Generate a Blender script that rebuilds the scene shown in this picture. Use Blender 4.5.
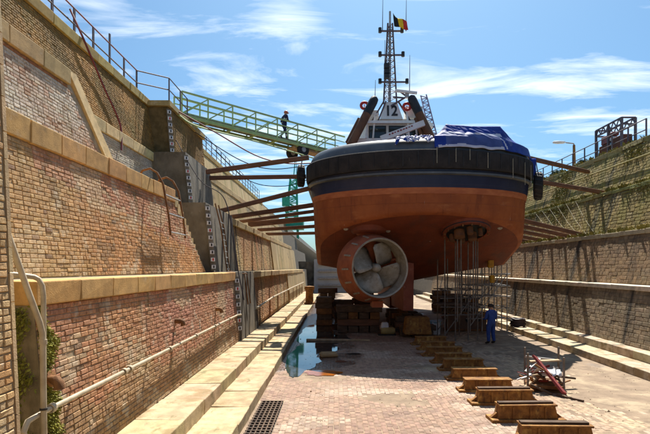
import bpy, bmesh, math, random
from mathutils import Vector, Matrix, noise, Euler
R = math.radians
random.seed(7)
sc = bpy.context.scene
for o in list(bpy.data.objects): bpy.data.objects.remove(o)
C = sc.collection

# ------------------------------------------------------------------ camera, sky, sun, exposure
EYE = 3.45
FPX, VX, VY = 505.0, 335.0, 268.0
cd = bpy.data.cameras.new('camera'); cam = bpy.data.objects.new('camera', cd); C.objects.link(cam)
cam.location = (0, 0, EYE); cam.rotation_euler = (R(90), 0, 0)
cd.sensor_width = 36; cd.lens = FPX / 650 * 36
cd.shift_x = -(VX - 325) / 650; cd.shift_y = (VY - 217) / 650
cd.clip_start = .1; cd.clip_end = 6000
sc.camera = cam

SUN = Vector((.085, .66, 1.0)).normalized()
w = bpy.data.worlds.new('World'); sc.world = w; w.use_nodes = True
nt = w.node_tree; nt.nodes.clear()
N = nt.nodes.new; L = nt.links.new
out = N('ShaderNodeOutputWorld'); bg = N('ShaderNodeBackground')
sky = N('ShaderNodeTexSky'); sky.sky_type = 'NISHITA'; sky.sun_disc = False
sky.sun_elevation = math.asin(SUN.z); sky.sun_rotation = math.atan2(SUN.x, SUN.y)
sky.air_density = 1.0; sky.dust_density = 1.6; sky.ozone_density = 1.2; sky.altitude = 0
tc = N('ShaderNodeTexCoord')
# high thin cloud: noise on the direction projected to a flat layer
sep = N('ShaderNodeSeparateXYZ'); L(tc.outputs['Generated'], sep.inputs[0])
zz = N('ShaderNodeMath'); zz.operation = 'MAXIMUM'; L(sep.outputs[2], zz.inputs[0]); zz.inputs[1].default_value = .06
dx = N('ShaderNodeMath'); dx.operation = 'DIVIDE'; L(sep.outputs[0], dx.inputs[0]); L(zz.outputs[0], dx.inputs[1])
dy = N('ShaderNodeMath'); dy.operation = 'DIVIDE'; L(sep.outputs[1], dy.inputs[0]); L(zz.outputs[0], dy.inputs[1])
cmb = N('ShaderNodeCombineXYZ'); L(dx.outputs[0], cmb.inputs[0]); L(dy.outputs[0], cmb.inputs[1])
mp = N('ShaderNodeMapping'); L(cmb.outputs[0], mp.inputs[0])
mp.inputs['Scale'].default_value = (1.0, 2.1, 1); mp.inputs['Rotation'].default_value = (0, 0, R(20)); mp.inputs['Location'].default_value = (2.3, 4.4, 0)
n1 = N('ShaderNodeTexNoise'); L(mp.outputs[0], n1.inputs['Vector'])
n1.inputs['Scale'].default_value = 1.15; n1.inputs['Detail'].default_value = 9; n1.inputs['Roughness'].default_value = .6; n1.inputs['Distortion'].default_value = .7
acc = n1.outputs['Fac']
for cx, cy, rx, ry, rot, amt in ((-.20, 2.05, .16, .30, -20, .17), (-.66, 2.75, .30, .20, 10, .16), (1.10, 2.75, .75, .28, -14, .17), (.85, 1.78, .30, .12, 10, .12), (-.9, 1.9, .12, .1, 0, .10), (2.1, 3.4, 1.0, .35, -10, .14), (-.3, 4.2, 1.6, .7, 0, .10), (1.9, 2.0, .5, .15, -20, .08)):
    m_ = N('ShaderNodeMapping'); m_.vector_type = 'TEXTURE'; L(cmb.outputs[0], m_.inputs[0])
    m_.inputs['Location'].default_value = (cx, cy, 0); m_.inputs['Rotation'].default_value = (0, 0, R(rot)); m_.inputs['Scale'].default_value = (rx, ry, 1)
    l_ = N('ShaderNodeVectorMath'); l_.operation = 'LENGTH'; L(m_.outputs[0], l_.inputs[0])
    q_ = N('ShaderNodeMapRange'); q_.interpolation_type = 'SMOOTHSTEP'; L(l_.outputs['Value'], q_.inputs[0]); q_.inputs[1].default_value = 0; q_.inputs[2].default_value = 1.5; q_.inputs[3].default_value = amt; q_.inputs[4].default_value = 0
    a_ = N('ShaderNodeMath'); a_.operation = 'ADD'; L(acc, a_.inputs[0]); L(q_.outputs[0], a_.inputs[1]); acc = a_.outputs[0]
cr = N('ShaderNodeValToRGB'); L(acc, cr.inputs[0])
cr.color_ramp.elements[0].position = .52; cr.color_ramp.elements[0].color = (0, 0, 0, 1)
cr.color_ramp.elements[1].position = .8; cr.color_ramp.elements[1].color = (.78, .78, .78, 1)
mx = N('ShaderNodeMix'); mx.data_type = 'RGBA'
tint = N('ShaderNodeMix'); tint.data_type = 'RGBA'; tint.blend_type = 'MULTIPLY'; tint.inputs['Factor'].default_value = 1
L(sky.outputs[0], tint.inputs['A']); tint.inputs['B'].default_value = (.47, .72, .86, 1)
L(cr.outputs[0], mx.inputs['Factor']); L(tint.outputs['Result'], mx.inputs['A']); mx.inputs['B'].default_value = (9.6, 10.0, 10.4, 1)
L(mx.outputs['Result'], bg.inputs[0]); bg.inputs[1].default_value = .076
L(bg.outputs[0], out.inputs[0])

sl = bpy.data.lights.new('sun', 'SUN'); sl.energy = 4.5; sl.angle = R(.5); sl.color = (1, .945, .86)
so = bpy.data.objects.new('sun', sl); C.objects.link(so); so.rotation_euler = SUN.to_track_quat('Z', 'Y').to_euler(); so.location = (0, 0, 60)
sc.view_settings.view_transform = 'Standard'; sc.view_settings.look = 'None'
sc.view_settings.gamma = 1; sc.view_settings.use_curve_mapping = False
sc.view_settings.exposure = 1.04
sc.render.engine = 'CYCLES'; sc.cycles.max_bounces = 8; sc.cycles.diffuse_bounces = 4

# ------------------------------------------------------------------ helpers
def P(x, y, d):
    """a point seen at photograph position x,y when it stands d metres down the dock"""
    return Vector(((x - VX) / FPX * d, d, EYE + (VY - y) / FPX * d))

BASE = {}
class MB:
    def __init__(s): s.v = []; s.f = []; s.m = []; s.c = []; s.mi = 0; s.col = (1, 1, 1)
    def add(s, vs, fs):
        o = len(s.v); s.v += [tuple(v) for v in vs]
        for f in fs: s.f.append(tuple(i + o for i in f)); s.m.append(s.mi); s.c.append(s.col)
        return s
    def box(s, c, sz, rot=None, taper=1.0):
        hx, hy, hz = sz[0] / 2, sz[1] / 2, sz[2] / 2
        vs = [Vector((a * hx * (taper if e > 0 else 1), b * hy * (taper if e > 0 else 1), e * hz)) for e in (-1, 1) for b in (-1, 1) for a in (-1, 1)]
        if rot is not None:
            m = rot if isinstance(rot, Matrix) else Euler(rot).to_matrix()
            vs = [m @ v for v in vs]
        c = Vector(c)
        return s.add([v + c for v in vs], [(0, 2, 3, 1), (4, 5, 7, 6), (0, 1, 5, 4), (2, 6, 7, 3), (0, 4, 6, 2), (1, 3, 7, 5)])
    def bar(s, a, b, wd, ht, up=(0, 0, 1)):
        a = Vector(a); b = Vector(b); d = b - a; ln = d.length; d.normalize()
        u = Vector(up); sx = d.cross(u)
        if sx.length < 1e-4: sx = d.cross(Vector((1, 0, 0)))
        sx.normalize(); u = sx.cross(d)
        m = Matrix((sx, d, u)).transposed()
        return s.box((a + b) / 2, (wd, ln, ht), m)
    def tube(s, pts, r, n=8, cap=True):
        pts = [Vector(p) for p in pts]; rs = r if isinstance(r, (list, tuple)) else [r] * len(pts)
        ref = Vector((.13, .31, .94)); rings = []; vs = []; fs = []
        prev = None
        for i, p in enumerate(pts):
            if i == 0: d = pts[1] - p
            elif i == len(pts) - 1: d = p - pts[i - 1]
            else: d = (pts[i + 1] - p).normalized() + (p - pts[i - 1]).normalized()
            d.normalize()
            if prev is None:
                a = d.cross(ref if abs(d.dot(ref)) < .95 else Vector((1, 0, 0))).normalized()
            else:
                a = (prev - d * prev.dot(d)).normalized()
            prev = a; b = d.cross(a)
            for k in range(n):
                t = 2 * math.pi * k / n
                vs.append(p + (a * math.cos(t) + b * math.sin(t)) * rs[i])
        for i in range(len(pts) - 1):
            for k in range(n):
                k2 = (k + 1) % n
                fs.append((i * n + k, i * n + k2, (i + 1) * n + k2, (i + 1) * n + k))
        if cap:
            fs.append(tuple(range(n - 1, -1, -1))); e = (len(pts) - 1) * n
            fs.append(tuple(range(e, e + n)))
        return s.add(vs, fs)
    def lathe(s, prof, n=32, mat=None, closed=False):
        """prof: (r, a) pairs, axis +Z; mat places it"""
        vs = []; fs = []; m = len(prof)
        for k in range(n):
            t = 2 * math.pi * k / n
            for r, a in prof: vs.append(Vector((r * math.cos(t), r * math.sin(t), a)))
        if mat is not None: vs = [mat @ v for v in vs]
        for k in range(n):
            k2 = (k + 1) % n
            for j in range(m if closed else m - 1):
                j2 = (j + 1) % m
                fs.append((k * m + j, k2 * m + j, k2 * m + j2, k * m + j2))
        return s.add(vs, fs)
    def prism(s, poly, y0, y1):
        """poly of (x,z), counter-clockwise seen from -y, extruded y0..y1"""
        n = len(poly); vs = [(x, y0, z) for x, z in poly] + [(x, y1, z) for x, z in poly]
        fs = [tuple(range(n)), tuple(range(2 * n - 1, n - 1, -1))] + [(i, i + n, (i + 1) % n + n, (i + 1) % n) for i in range(n)]
        return s.add(vs, fs)
    def grid(s, rows, close=False):
        nr = len(rows); nc = len(rows[0]); vs = [p for r in rows for p in r]; fs = []
        for i in range(nr - 1):
            for j in range(nc - 1 if not close else nc):
                j2 = (j + 1) % nc
                fs.append((i * nc + j, i * nc + j2, (i + 1) * nc + j2, (i + 1) * nc + j))
        return s.add(vs, fs)
    def build(s, name, mats, parent=None, smooth=False, colors=False, loc=None, fixn=True):
        me = bpy.data.meshes.new(name)
        base = BASE.get(parent.name, Vector()) if parent else Vector(loc or (0, 0, 0))
        me.from_pydata([tuple(Vector(v) - base) for v in s.v], [], s.f)
        if not isinstance(mats, (list, tuple)): mats = [mats]
        for m in mats: me.materials.append(m)
        if len(mats) > 1: me.polygons.foreach_set('material_index', s.m)
        if colors:
            at = me.attributes.new('bcol', 'FLOAT_COLOR', 'FACE')
            at.data.foreach_set('color', [x for c in s.c for x in (c[0], c[1], c[2], 1.0)])
        if fixn:
            bm = bmesh.new(); bm.from_mesh(me); bmesh.ops.recalc_face_normals(bm, faces=bm.faces); bm.to_mesh(me); bm.free()
        if smooth:
            me.polygons.foreach_set('use_smooth', [True] * len(me.polygons))
            if smooth != 'all':
                me.set_sharp_from_angle(angle=R(38))
        o = bpy.data.objects.new(name, me); C.objects.link(o)
        if parent: o.parent = parent
        else: o.location = base
        BASE[o.name] = base
        return o
def tag(o, label, cat, group=None):
    o['label'] = label; o['category'] = cat
    if group: o['group'] = group
    return o
def thing(name, label, cat, loc=(0, 0, 0), group=None):
    o = bpy.data.objects.new(name, None); C.objects.link(o); o.location = loc; o.empty_display_size = .3
    BASE[o.name] = Vector(loc)
    return tag(o, label, cat, group)
def struct(o): o['kind'] = 'structure'; return o
def stuff(o): o['kind'] = 'stuff'; return o
def nz(*p): return noise.noise(Vector(p))
def lerp(a, b, t): return tuple(x + (y - x) * t for x, y in zip(a, b))
def jit(c, v=.12, h=.04):
    k = 1 + random.uniform(-v, v)
    return tuple(max(.004, x * k * (1 + random.uniform(-h, h))) for x in c)

# ------------------------------------------------------------------ materials
def M(name, c1, c2=None, scale=3, vec=(1, 1, 1), rough=.85, bump=.25, bscale=45, metal=0, patches=(), own=False, spec=.4, coat=0, rvar=.15, det=6):
    m = bpy.data.materials.new(name); m.use_nodes = True; t = m.node_tree
    N = t.nodes.new; L = t.links.new
    b = t.nodes['Principled BSDF']; g = N('ShaderNodeNewGeometry'); pos = g.outputs['Position']
    def nse(sc_, vec_, off=0, det_=6, ro=.6):
        mp = N('ShaderNodeMapping'); L(pos, mp.inputs[0]); mp.inputs['Scale'].default_value = vec_; mp.inputs['Location'].default_value = (off * 7.3, off * 3.1, off * 5.7)
        n = N('ShaderNodeTexNoise'); L(mp.outputs[0], n.inputs['Vector']); n.inputs['Scale'].default_value = sc_; n.inputs['Detail'].default_value = det_; n.inputs['Roughness'].default_value = ro
        return n.outputs['Fac']
    def mix(f, a, bb, blend='MIX'):
        x = N('ShaderNodeMix'); x.data_type = 'RGBA'; x.blend_type = blend
        if isinstance(f, (int, float)): x.inputs['Factor'].default_value = f
        else: L(f, x.inputs['Factor'])
        for k, v in (('A', a), ('B', bb)):
            if isinstance(v, tuple): x.inputs[k].default_value = (*v, 1)
            else: L(v, x.inputs[k])
        return x.outputs['Result']
    def rng(f, lo, hi):
        r = N('ShaderNodeMapRange'); L(f, r.inputs[0]); r.inputs[1].default_value = lo; r.inputs[2].default_value = hi
        r.interpolation_type = 'SMOOTHSTEP'; return r.outputs[0]
    base_n = nse(scale, vec, 0, det)
    if own:
        at = N('ShaderNodeAttribute'); at.attribute_name = 'bcol'
        oi = N('ShaderNodeObjectInfo')
        col = mix(1.0, at.outputs['Color'], oi.outputs['Color'], 'MULTIPLY')
        var = mix(rng(base_n, .3, .7), c1, c2 or c1)
        col = mix(1.0, col, var, 'MULTIPLY')
    else:
        col = mix(rng(base_n, .32, .68), c1, c2 or tuple(x * .75 for x in c1))
    for i, (pc, ps, pv, lo, hi, amt) in enumerate(patches):
        f = rng(nse(ps, pv, i + 1), lo, hi)
        mm = N('ShaderNodeMath'); mm.operation = 'MULTIPLY'; L(f, mm.inputs[0]); mm.inputs[1].default_value = amt
        col = mix(mm.outputs[0], col, pc)
    L(col, b.inputs['Base Color'])
    fine = nse(bscale, (1, 1, 1), 9, 4)
    r = N('ShaderNodeMapRange'); L(fine, r.inputs[0]); r.inputs[3].default_value = max(.02, rough - rvar); r.inputs[4].default_value = min(1, rough + rvar)
    L(r.outputs[0], b.inputs['Roughness'])
    b.inputs['Metallic'].default_value = metal; b.inputs['Specular IOR Level'].default_value = spec
    if coat: b.inputs['Coat Weight'].default_value = coat
    if bump:
        bp = N('ShaderNodeBump'); bp.inputs['Strength'].default_value = bump; bp.inputs['Distance'].default_value = .02
        L(fine, bp.inputs['Height']); L(bp.outputs[0], b.inputs['Normal'])
    return m
V1 = (1, 1, 1)
brick_m = M('brick_clay', (.74, .72, .7), (1.2, 1.17, 1.12), 14, rough=.9, bump=.7, bscale=60, own=True,
            patches=[((.62, .53, .38), 2.4, V1, .54, .68, .55), ((.22, .15, .05), 1.5, (0, 1.6, .3), .54, .70, .6), ((.13, .08, .04), 16, V1, .60, .70, .6), ((.66, .58, .46), 11, V1, .63, .72, .5), ((.05, .045, .03), 1.1, (0, 2.2, .4), .58, .74, .6)])
farbrick_m = M('stained_far_brick', (.72, .7, .66), (1.2, 1.15, 1.05), 6, rough=.92, bump=.6, bscale=40, own=True,
            patches=[((.17, .155, .03), .8, (0, 1.0, .08), .52, .66, .75), ((.05, .04, .025), 1.0, (0, 1.4, .07), .57, .67, .8), ((.60, .50, .33), .8, (0, .9, .12), .58, .70, .7)])
topbrick_m = M('brick_mossy', (.7, .7, .68), (1.2, 1.15, 1.05), 7, rough=.95, bump=.6, bscale=60, own=True,
               patches=[((.16, .13, .03), .9, (1, 1, .6), .5, .68, .6), ((.04, .03, .015), 1.6, (2, 2, .4), .58, .75, .6)])
mortar_m = M('mortar', (.44, .35, .22), (.30, .23, .14), 4, rough=.95, bump=.5, bscale=90,
             patches=[((.05, .045, .02), .8, (2, 2, .6), .55, .75, .6)])
topmortar_m = M('mortar_ochre', (.20, .14, .06), (.11, .08, .03), 3, rough=.95, bump=.5, bscale=90)
stone_m = M('ochre_stone', (.78, .76, .72), (1.15, 1.12, 1.06), 4, rough=.88, bump=.4, bscale=50, own=True,
            patches=[((.16, .11, .05), 1.6, (1, 1, 2), .6, .78, .55), ((.62, .57, .46), 2.2, V1, .62, .75, .4)])
step_m = M('worn_step_stone', (.70, .68, .64), (1.12, 1.1, 1.06), 3, rough=.85, bump=.5, bscale=34, own=True,
           patches=[((.26, .17, .07), 1.3, V1, .50, .64, .75), ((.12, .11, .03), 1.2, (3, 1, 1), .58, .68, .6), ((.10, .085, .06), 3, (1, .3, 1), .6, .76, .6), ((.30, .24, .15), 9, V1, .55, .7, .4)])
rstone_m = M('brown_stone', (.56, .54, .52), (1.1, 1.06, 1.0), 5, rough=.92, bump=.7, bscale=30, own=True,
             patches=[((.022, .02, .016), .8, (0, 1.3, .09), .52, .64, .9), ((.36, .28, .18), 1.2, (0, 1, .4), .60, .74, .4)])
rmoss_m = M('mossy_stone', (.7, .7, .65), (1.25, 1.22, 1.1), 4, rough=.95, bump=.9, bscale=22, own=True,
            patches=[((.22, .18, .035), 1.0, (0, 1, .35), .46, .62, .85), ((.035, .032, .012), 1.2, (0, 1.6, .15), .53, .66, .85), ((.40, .31, .15), 1.7, (0, 1, .3), .62, .74, .6)])
rjoint_m = M('wall_joint', (.13, .105, .07), (.08, .066, .045), 3, rough=.95, bump=.5, bscale=60)
panel_m = M('streaked_concrete', (.46, .34, .165), (.33, .235, .10), .8, vec=(0, 1.0, .4), rough=.9, bump=.4, bscale=20,
            patches=[((.17, .155, .03), .7, (0, 1.0, .12), .52, .66, .7), ((.06, .05, .03), .9, (0, 1.3, .1), .58, .68, .75), ((.62, .52, .34), .8, (0, 1.0, .15), .58, .70, .6), ((.36, .16, .06), 1.0, (0, 1.2, .2), .60, .70, .7), ((.06, .05, .03), 1.4, (0, .3, 1.2), .58, .70, .6)])
pil_m = M('grey_concrete', (.21, .18, .135), (.12, .10, .07), 1.6, vec=(1.0, 1.0, .8), rough=.88, bump=.6, bscale=24,
          patches=[((.06, .052, .036), 1.0, (.8, .8, .3), .54, .72, .6), ((.30, .22, .11), 1.1, (1, 1, .6), .56, .72, .55), ((.30, .28, .24), 3, V1, .6, .72, .4)])
render_m = M('old_render', (.50, .47, .41), (.37, .33, .26), 2, rough=.92, bump=.4, bscale=40,
             patches=[((.20, .15, .09), 1.4, (1, 1, .4), .58, .72, .6)])
floor_m = M('paving_brick', (.74, .7, .68), (1.2, 1.17, 1.12), 6, rough=.82, bump=.5, bscale=50, own=True,
            patches=[((.48, .38, .29), .8, (.4, 1.2, 1), .53, .70, .5), ((.16, .10, .075), .9, V1, .57, .70, .55), ((.10, .07, .05), 6, V1, .64, .74, .5)])
floorjoint_m = M('paving_joint', (.30, .215, .14), (.20, .14, .09), 2, rough=.9, bump=.6, bscale=40, patches=[((.46, .36, .23), .9, V1, .5, .66, .7), ((.20, .14, .09), 1.7, V1, .58, .7, .6)])
ground_m = M('quay_ground', (.30, .28, .24), (.22, .20, .17), .6, rough=.95)
hull_m = M('antifouling_orange', (.375, .105, .030), (.27, .070, .022), 1.1, vec=(1, 1, .6), rough=.66, bump=.1, bscale=12, spec=.3,
           patches=[((.50, .19, .07), 1.6, (.5, .5, 1.8), .56, .70, .45), ((.17, .045, .02), 1.5, (1.8, 1.8, .22), .54, .68, .6), ((.50, .38, .28), 2.2, (2.4, 2.4, .2), .66, .74, .5), ((.10, .04, .025), 5, V1, .66, .74, .5)])
bottom_m = M('shaded_fouled_bottom_paint', (.235, .058, .026), (.17, .043, .022), 1.1, rough=.7, bump=.15, bscale=10, spec=.3,  # hull red with underside shade painted in as a darker tone; patches are dirt
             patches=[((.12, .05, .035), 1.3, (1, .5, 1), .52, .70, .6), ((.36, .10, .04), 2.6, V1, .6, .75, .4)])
boot_m = M('primer_band', (.47, .155, .06), (.36, .10, .04), 2, vec=(1, 1, 3), rough=.6, bump=.05, bscale=15)
blue_m = M('topside_blue_black', (.010, .015, .048), (.018, .023, .06), 1.4, rough=.42, bump=.07, bscale=10, spec=.5,
           patches=[((.11, .10, .10), 3, (1, 1, .3), .66, .78, .45)])
fender_m = M('black_rubber', (.013, .012, .013), (.030, .026, .026), 2.5, rough=.8, bump=.3, bscale=25,
             patches=[((.12, .10, .09), 5, (1.5, 1.5, .3), .64, .78, .5)])
grey_m = M('grey_bulwark', (.105, .115, .125), (.07, .077, .085), 1.6, rough=.45, bump=.06, bscale=14, spec=.5,
           patches=[((.30, .31, .31), 2.4, (1, 1, .5), .6, .75, .5), ((.05, .05, .05), 3, (2, 2, .4), .63, .75, .5)])
white_m = M('white_paint', (.78, .77, .73), (.66, .64, .59), 1.6, rough=.5, bump=.05, bscale=20,
            patches=[((.40, .26, .14), 3, (2, 2, .3), .68, .8, .5)])
glass_m = M('dark_glass', (.015, .022, .024), (.03, .04, .04), 1, rough=.08, bump=0, rvar=.02, spec=.6)
black_m = M('black_paint', (.012, .012, .013), (.03, .028, .028), 3, rough=.55)
rust_m = M('rusty_steel', (.26, .115, .035), (.14, .06, .022), 4, rough=.85, bump=.4, bscale=60,
           patches=[((.42, .24, .07), 3, V1, .58, .74, .7)])
ochre_rust_m = M('ochre_rust', (.33, .155, .036), (.18, .075, .02), 6, rough=.88, bump=.9, bscale=34,
                 patches=[((.58, .36, .10), 4, (1, 1, .6), .54, .70, .75), ((.06, .03, .018), 5, (2, 2, .5), .56, .70, .75)])
exhaust_m = M('burnt_exhaust', (.20, .085, .035), (.11, .05, .025), 2.2, vec=(1, 1, .5), rough=.75, bump=.2)
steelgrey_m = M('bronze_grey', (.42, .38, .31), (.28, .25, .19), 3.5, rough=.55, bump=.25, bscale=40, metal=.2,
                patches=[((.18, .13, .08), 3, V1, .56, .70, .6), ((.55, .5, .42), 6, V1, .6, .7, .5), ((.10, .07, .05), 14, V1, .64, .72, .6)])
noz_m = M('nozzle_orange', (.40, .115, .045), (.29, .075, .03), 2.5, rough=.68, bump=.25, bscale=34, patches=[((.16, .05, .03), 3, (1, 1, .6), .55, .70, .6), ((.5, .25, .17), 5, V1, .62, .72, .4)])
anode_m = M('zinc_anode', (.42, .36, .28), (.28, .22, .16), 9, rough=.6, metal=.2)
timber_m = M('dark_timber', (.13, .082, .05), (.07, .042, .026), 3, vec=(1, .3, 3), rough=.9, bump=.5, bscale=40,
             patches=[((.20, .14, .09), 3, (1, 1, 2), .6, .75, .6)])
beam_m = M('shoring_timber', (.23, .105, .055), (.13, .062, .036), 2.5, vec=(.4, 2, 2), rough=.88, bump=.4, bscale=30,
           patches=[((.36, .26, .17), 2.5, V1, .62, .76, .6)])
palet_m = M('pale_timber', (.48, .36, .22), (.33, .23, .13), 4, rough=.85, bump=.3)
green_m = M('gangway_green', (.40, .54, .24), (.31, .44, .17), 3, rough=.55, bump=.08, patches=[((.35, .28, .12), 6, V1, .66, .78, .5)])
crane_m = M('crane_green', (.02, .34, .20), (.015, .25, .15), 2, rough=.5)
deckm_m = M('gangway_deck', (.17, .165, .17), (.11, .105, .11), 5, rough=.7)
rail_m = M('rail_steel', (.085, .075, .095), (.14, .10, .10), 5, rough=.6, metal=.2)
redrail_m = M('red_rail', (.24, .06, .055), (.13, .05, .05), 5, rough=.6)
pipe_m = M('cream_pipe', (.50, .42, .29), (.38, .30, .19), 5, rough=.5, bump=.1, patches=[((.25, .14, .06), 6, V1, .64, .76, .6)])
galv_m = M('galvanised_tube', (.42, .42, .41), (.30, .29, .28), 6, rough=.5, metal=.4)
dtube_m = M('scaffold_tube', (.13, .12, .11), (.22, .19, .16), 6, rough=.6, metal=.3, patches=[((.18, .08, .03), 5, V1, .55, .7, .6)])
yellow_m = M('yellow_paint', (.60, .32, .02), (.38, .19, .02), 5, rough=.6, patches=[((.10, .07, .04), 6, V1, .58, .7, .7)])
red_m = M('red_paint', (.52, .035, .025), (.38, .03, .025), 4, rough=.55)
dkred_m = M('faded_red', (.30, .045, .045), (.20, .035, .03), 3, rough=.7, patches=[((.4, .3, .26), 5, V1, .64, .75, .6)])
tarp_m = M('blue_tarpaulin', (.014, .045, .30), (.009, .028, .20), 1.6, rough=.6, bump=.12, bscale=8, spec=.25)
tarpg_m = M('lilac_grey_tarpaulin', (.07, .10, .28), (.045, .065, .20), 2, rough=.6, bump=.12, bscale=8, spec=.25)
tarpw_m = M('white_tarpaulin', (.60, .58, .66), (.46, .45, .55), 2, rough=.5, bump=.12, bscale=8)
overall_m = M('blue_coverall', (.035, .08, .30), (.022, .05, .20), 8, rough=.9, bump=.4, bscale=60)
navy_m = M('navy_coverall', (.018, .022, .075), (.012, .014, .045), 8, rough=.9, bump=.4, bscale=60)
hivis_m = M('reflective_band', (.62, .62, .60), (.5, .5, .48), 8, rough=.4)
skin_m = M('skin', (.48, .26, .17), (.40, .21, .14), 8, rough=.6, bump=0)
boot_leather_m = M('boot_leather', (.02, .016, .013), (.035, .028, .022), 8, rough=.6)
hair_m = M('dark_hair', (.018, .012, .008), (.03, .02, .014), 30, rough=.7)
bluepl_m = M('pale_blue_plastic', (.30, .48, .60), (.22, .38, .5), 4, rough=.45)
whitepl_m = M('white_plastic', (.74, .74, .74), (.6, .6, .6), 4, rough=.4)
moss_m = M('moss_leaf', (.33, .31, .045), (.17, .17, .025), 3, rough=.9, bump=0, patches=[((.22, .20, .05), 2, V1, .55, .7, .7)])
weed_m = M('dry_weed', (.24, .20, .04), (.13, .12, .022), 1.5, rough=.9, bump=0, patches=[((.36, .31, .12), 2, V1, .55, .7, .7)])
leaf_m = M('shrub_leaf', (.05, .09, .022), (.03, .055, .015), 2, rough=.8, bump=0)
hose_m = M('dark_hose', (.03, .02, .02), (.05, .03, .03), 5, rough=.6)
redhose_m = M('red_hose', (.20, .035, .04), (.13, .025, .03), 5, rough=.6)
wire_m = M('pale_rope', (.42, .38, .28), (.3, .27, .2), 9, rough=.9)
flagk_m = M('flag_black', (.012, .012, .012), rough=.8, bump=0); flagy_m = M('flag_yellow', (.85, .55, .02), rough=.8, bump=0); flagr_m = M('flag_red', (.55, .03, .03), rough=.8, bump=0)
water_m = M('standing_water', (.035, .03, .028), (.05, .04, .035), 2, rough=.035, bump=.02, bscale=3, rvar=.02, spec=.6)
rustwater_m = M('rusty_water', (.34, .10, .012), (.22, .07, .01), 3, rough=.12, bump=.02, bscale=5, rvar=.03)
damp_m = M('damp_silt', (.10, .075, .055), (.15, .11, .08), 2, rough=.5, bump=.2)
# wet brick: darker and glossy where water has spread from the left gutter and under the tug
def wet(mat):
    t = mat.node_tree; N = t.nodes.new; L = t.links.new; b = t.nodes['Principled BSDF']
    g = N('ShaderNodeNewGeometry'); sp = N('ShaderNodeSeparateXYZ'); L(g.outputs['Position'], sp.inputs[0])
    def mr(src, a, c, lo, hi):
        q = N('ShaderNodeMapRange'); L(src, q.inputs[0]); q.inputs[1].default_value = a; q.inputs[2].default_value = c; q.inputs[3].default_value = lo; q.inputs[4].default_value = hi; q.interpolation_type = 'SMOOTHSTEP'; return q.outputs[0]
    def mm(op, a, c):
        q = N('ShaderNodeMath'); q.operation = op
        for k, v in enumerate((a, c)):
            if isinstance(v, (int, float)): q.inputs[k].default_value = v
            else: L(v, q.inputs[k])
        return q.outputs[0]
    n = N('ShaderNodeTexNoise'); L(g.outputs['Position'], n.inputs['Vector']); n.inputs['Scale'].default_value = .7; n.inputs['Detail'].default_value = 5
    gx = mr(sp.outputs[0], -1.2, 1.6, 1, .25); gy = mr(sp.outputs[1], 15.5, 18.5, 0, 1)
    f = mr(mm('ADD', mm('MULTIPLY', gx, gy), mm('MULTIPLY', mm('SUBTRACT', n.outputs['Fac'], .5), 1.6)), .38, .62, 0, 1)
    for nm, val in (('Base Color', None), ('Roughness', .13)):
        old = b.inputs[nm].links[0].from_socket
        mx = N('ShaderNodeMix')
        if nm == 'Base Color':
            mx.data_type = 'RGBA'; mx.blend_type = 'MULTIPLY'; L(f, mx.inputs['Factor']); L(old, mx.inputs['A']); mx.inputs['B'].default_value = (.45, .40, .38, 1); L(mx.outputs['Result'], b.inputs[nm])
        else:
            L(f, mx.inputs['Factor']); L(old, mx.inputs['A']); mx.inputs['B'].default_value = val; L(mx.outputs['Result'], b.inputs[nm])
wet(floor_m); wet(floorjoint_m)
def plates(mat, sx, sz, strength=.35):
    t = mat.node_tree; N = t.nodes.new; L = t.links.new; b = t.nodes['Principled BSDF']
    g = N('ShaderNodeNewGeometry'); sp = N('ShaderNodeSeparateXYZ'); L(g.outputs['Position'], sp.inputs[0]); cb = N('ShaderNodeCombineXYZ'); L(sp.outputs[0], cb.inputs[0]); L(sp.outputs[2], cb.inputs[1])
    k = N('ShaderNodeTexBrick'); L(cb.outputs[0], k.inputs['Vector']); k.inputs['Scale'].default_value = 1; k.inputs['Brick Width'].default_value = sx; k.inputs['Row Height'].default_value = sz; k.inputs['Mortar Size'].default_value = .018; k.inputs['Mortar Smooth'].default_value = .6
    n = N('ShaderNodeTexNoise'); L(g.outputs['Position'], n.inputs['Vector']); n.inputs['Scale'].default_value = 1.3; n.inputs['Detail'].default_value = 2
    ad = N('ShaderNodeMath'); ad.operation = 'MULTIPLY_ADD'; L(n.outputs['Fac'], ad.inputs[0]); ad.inputs[1].default_value = 1.2; L(k.outputs['Fac'], ad.inputs[2])
    bp = N('ShaderNodeBump'); bp.inputs['Strength'].default_value = strength; bp.inputs['Distance'].default_value = .03; L(ad.outputs[0], bp.inputs['Height'])
    if b.inputs['Normal'].links: L(b.inputs['Normal'].links[0].from_socket, bp.inputs['Normal'])
    L(bp.outputs[0], b.inputs['Normal'])
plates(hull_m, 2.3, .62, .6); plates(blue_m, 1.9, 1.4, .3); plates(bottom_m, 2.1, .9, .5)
words = ('nearest', 'second', 'third', 'fourth', 'fifth', 'sixth', 'seventh', 'eighth', 'ninth', 'tenth', 'eleventh', 'twelfth')

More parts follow.
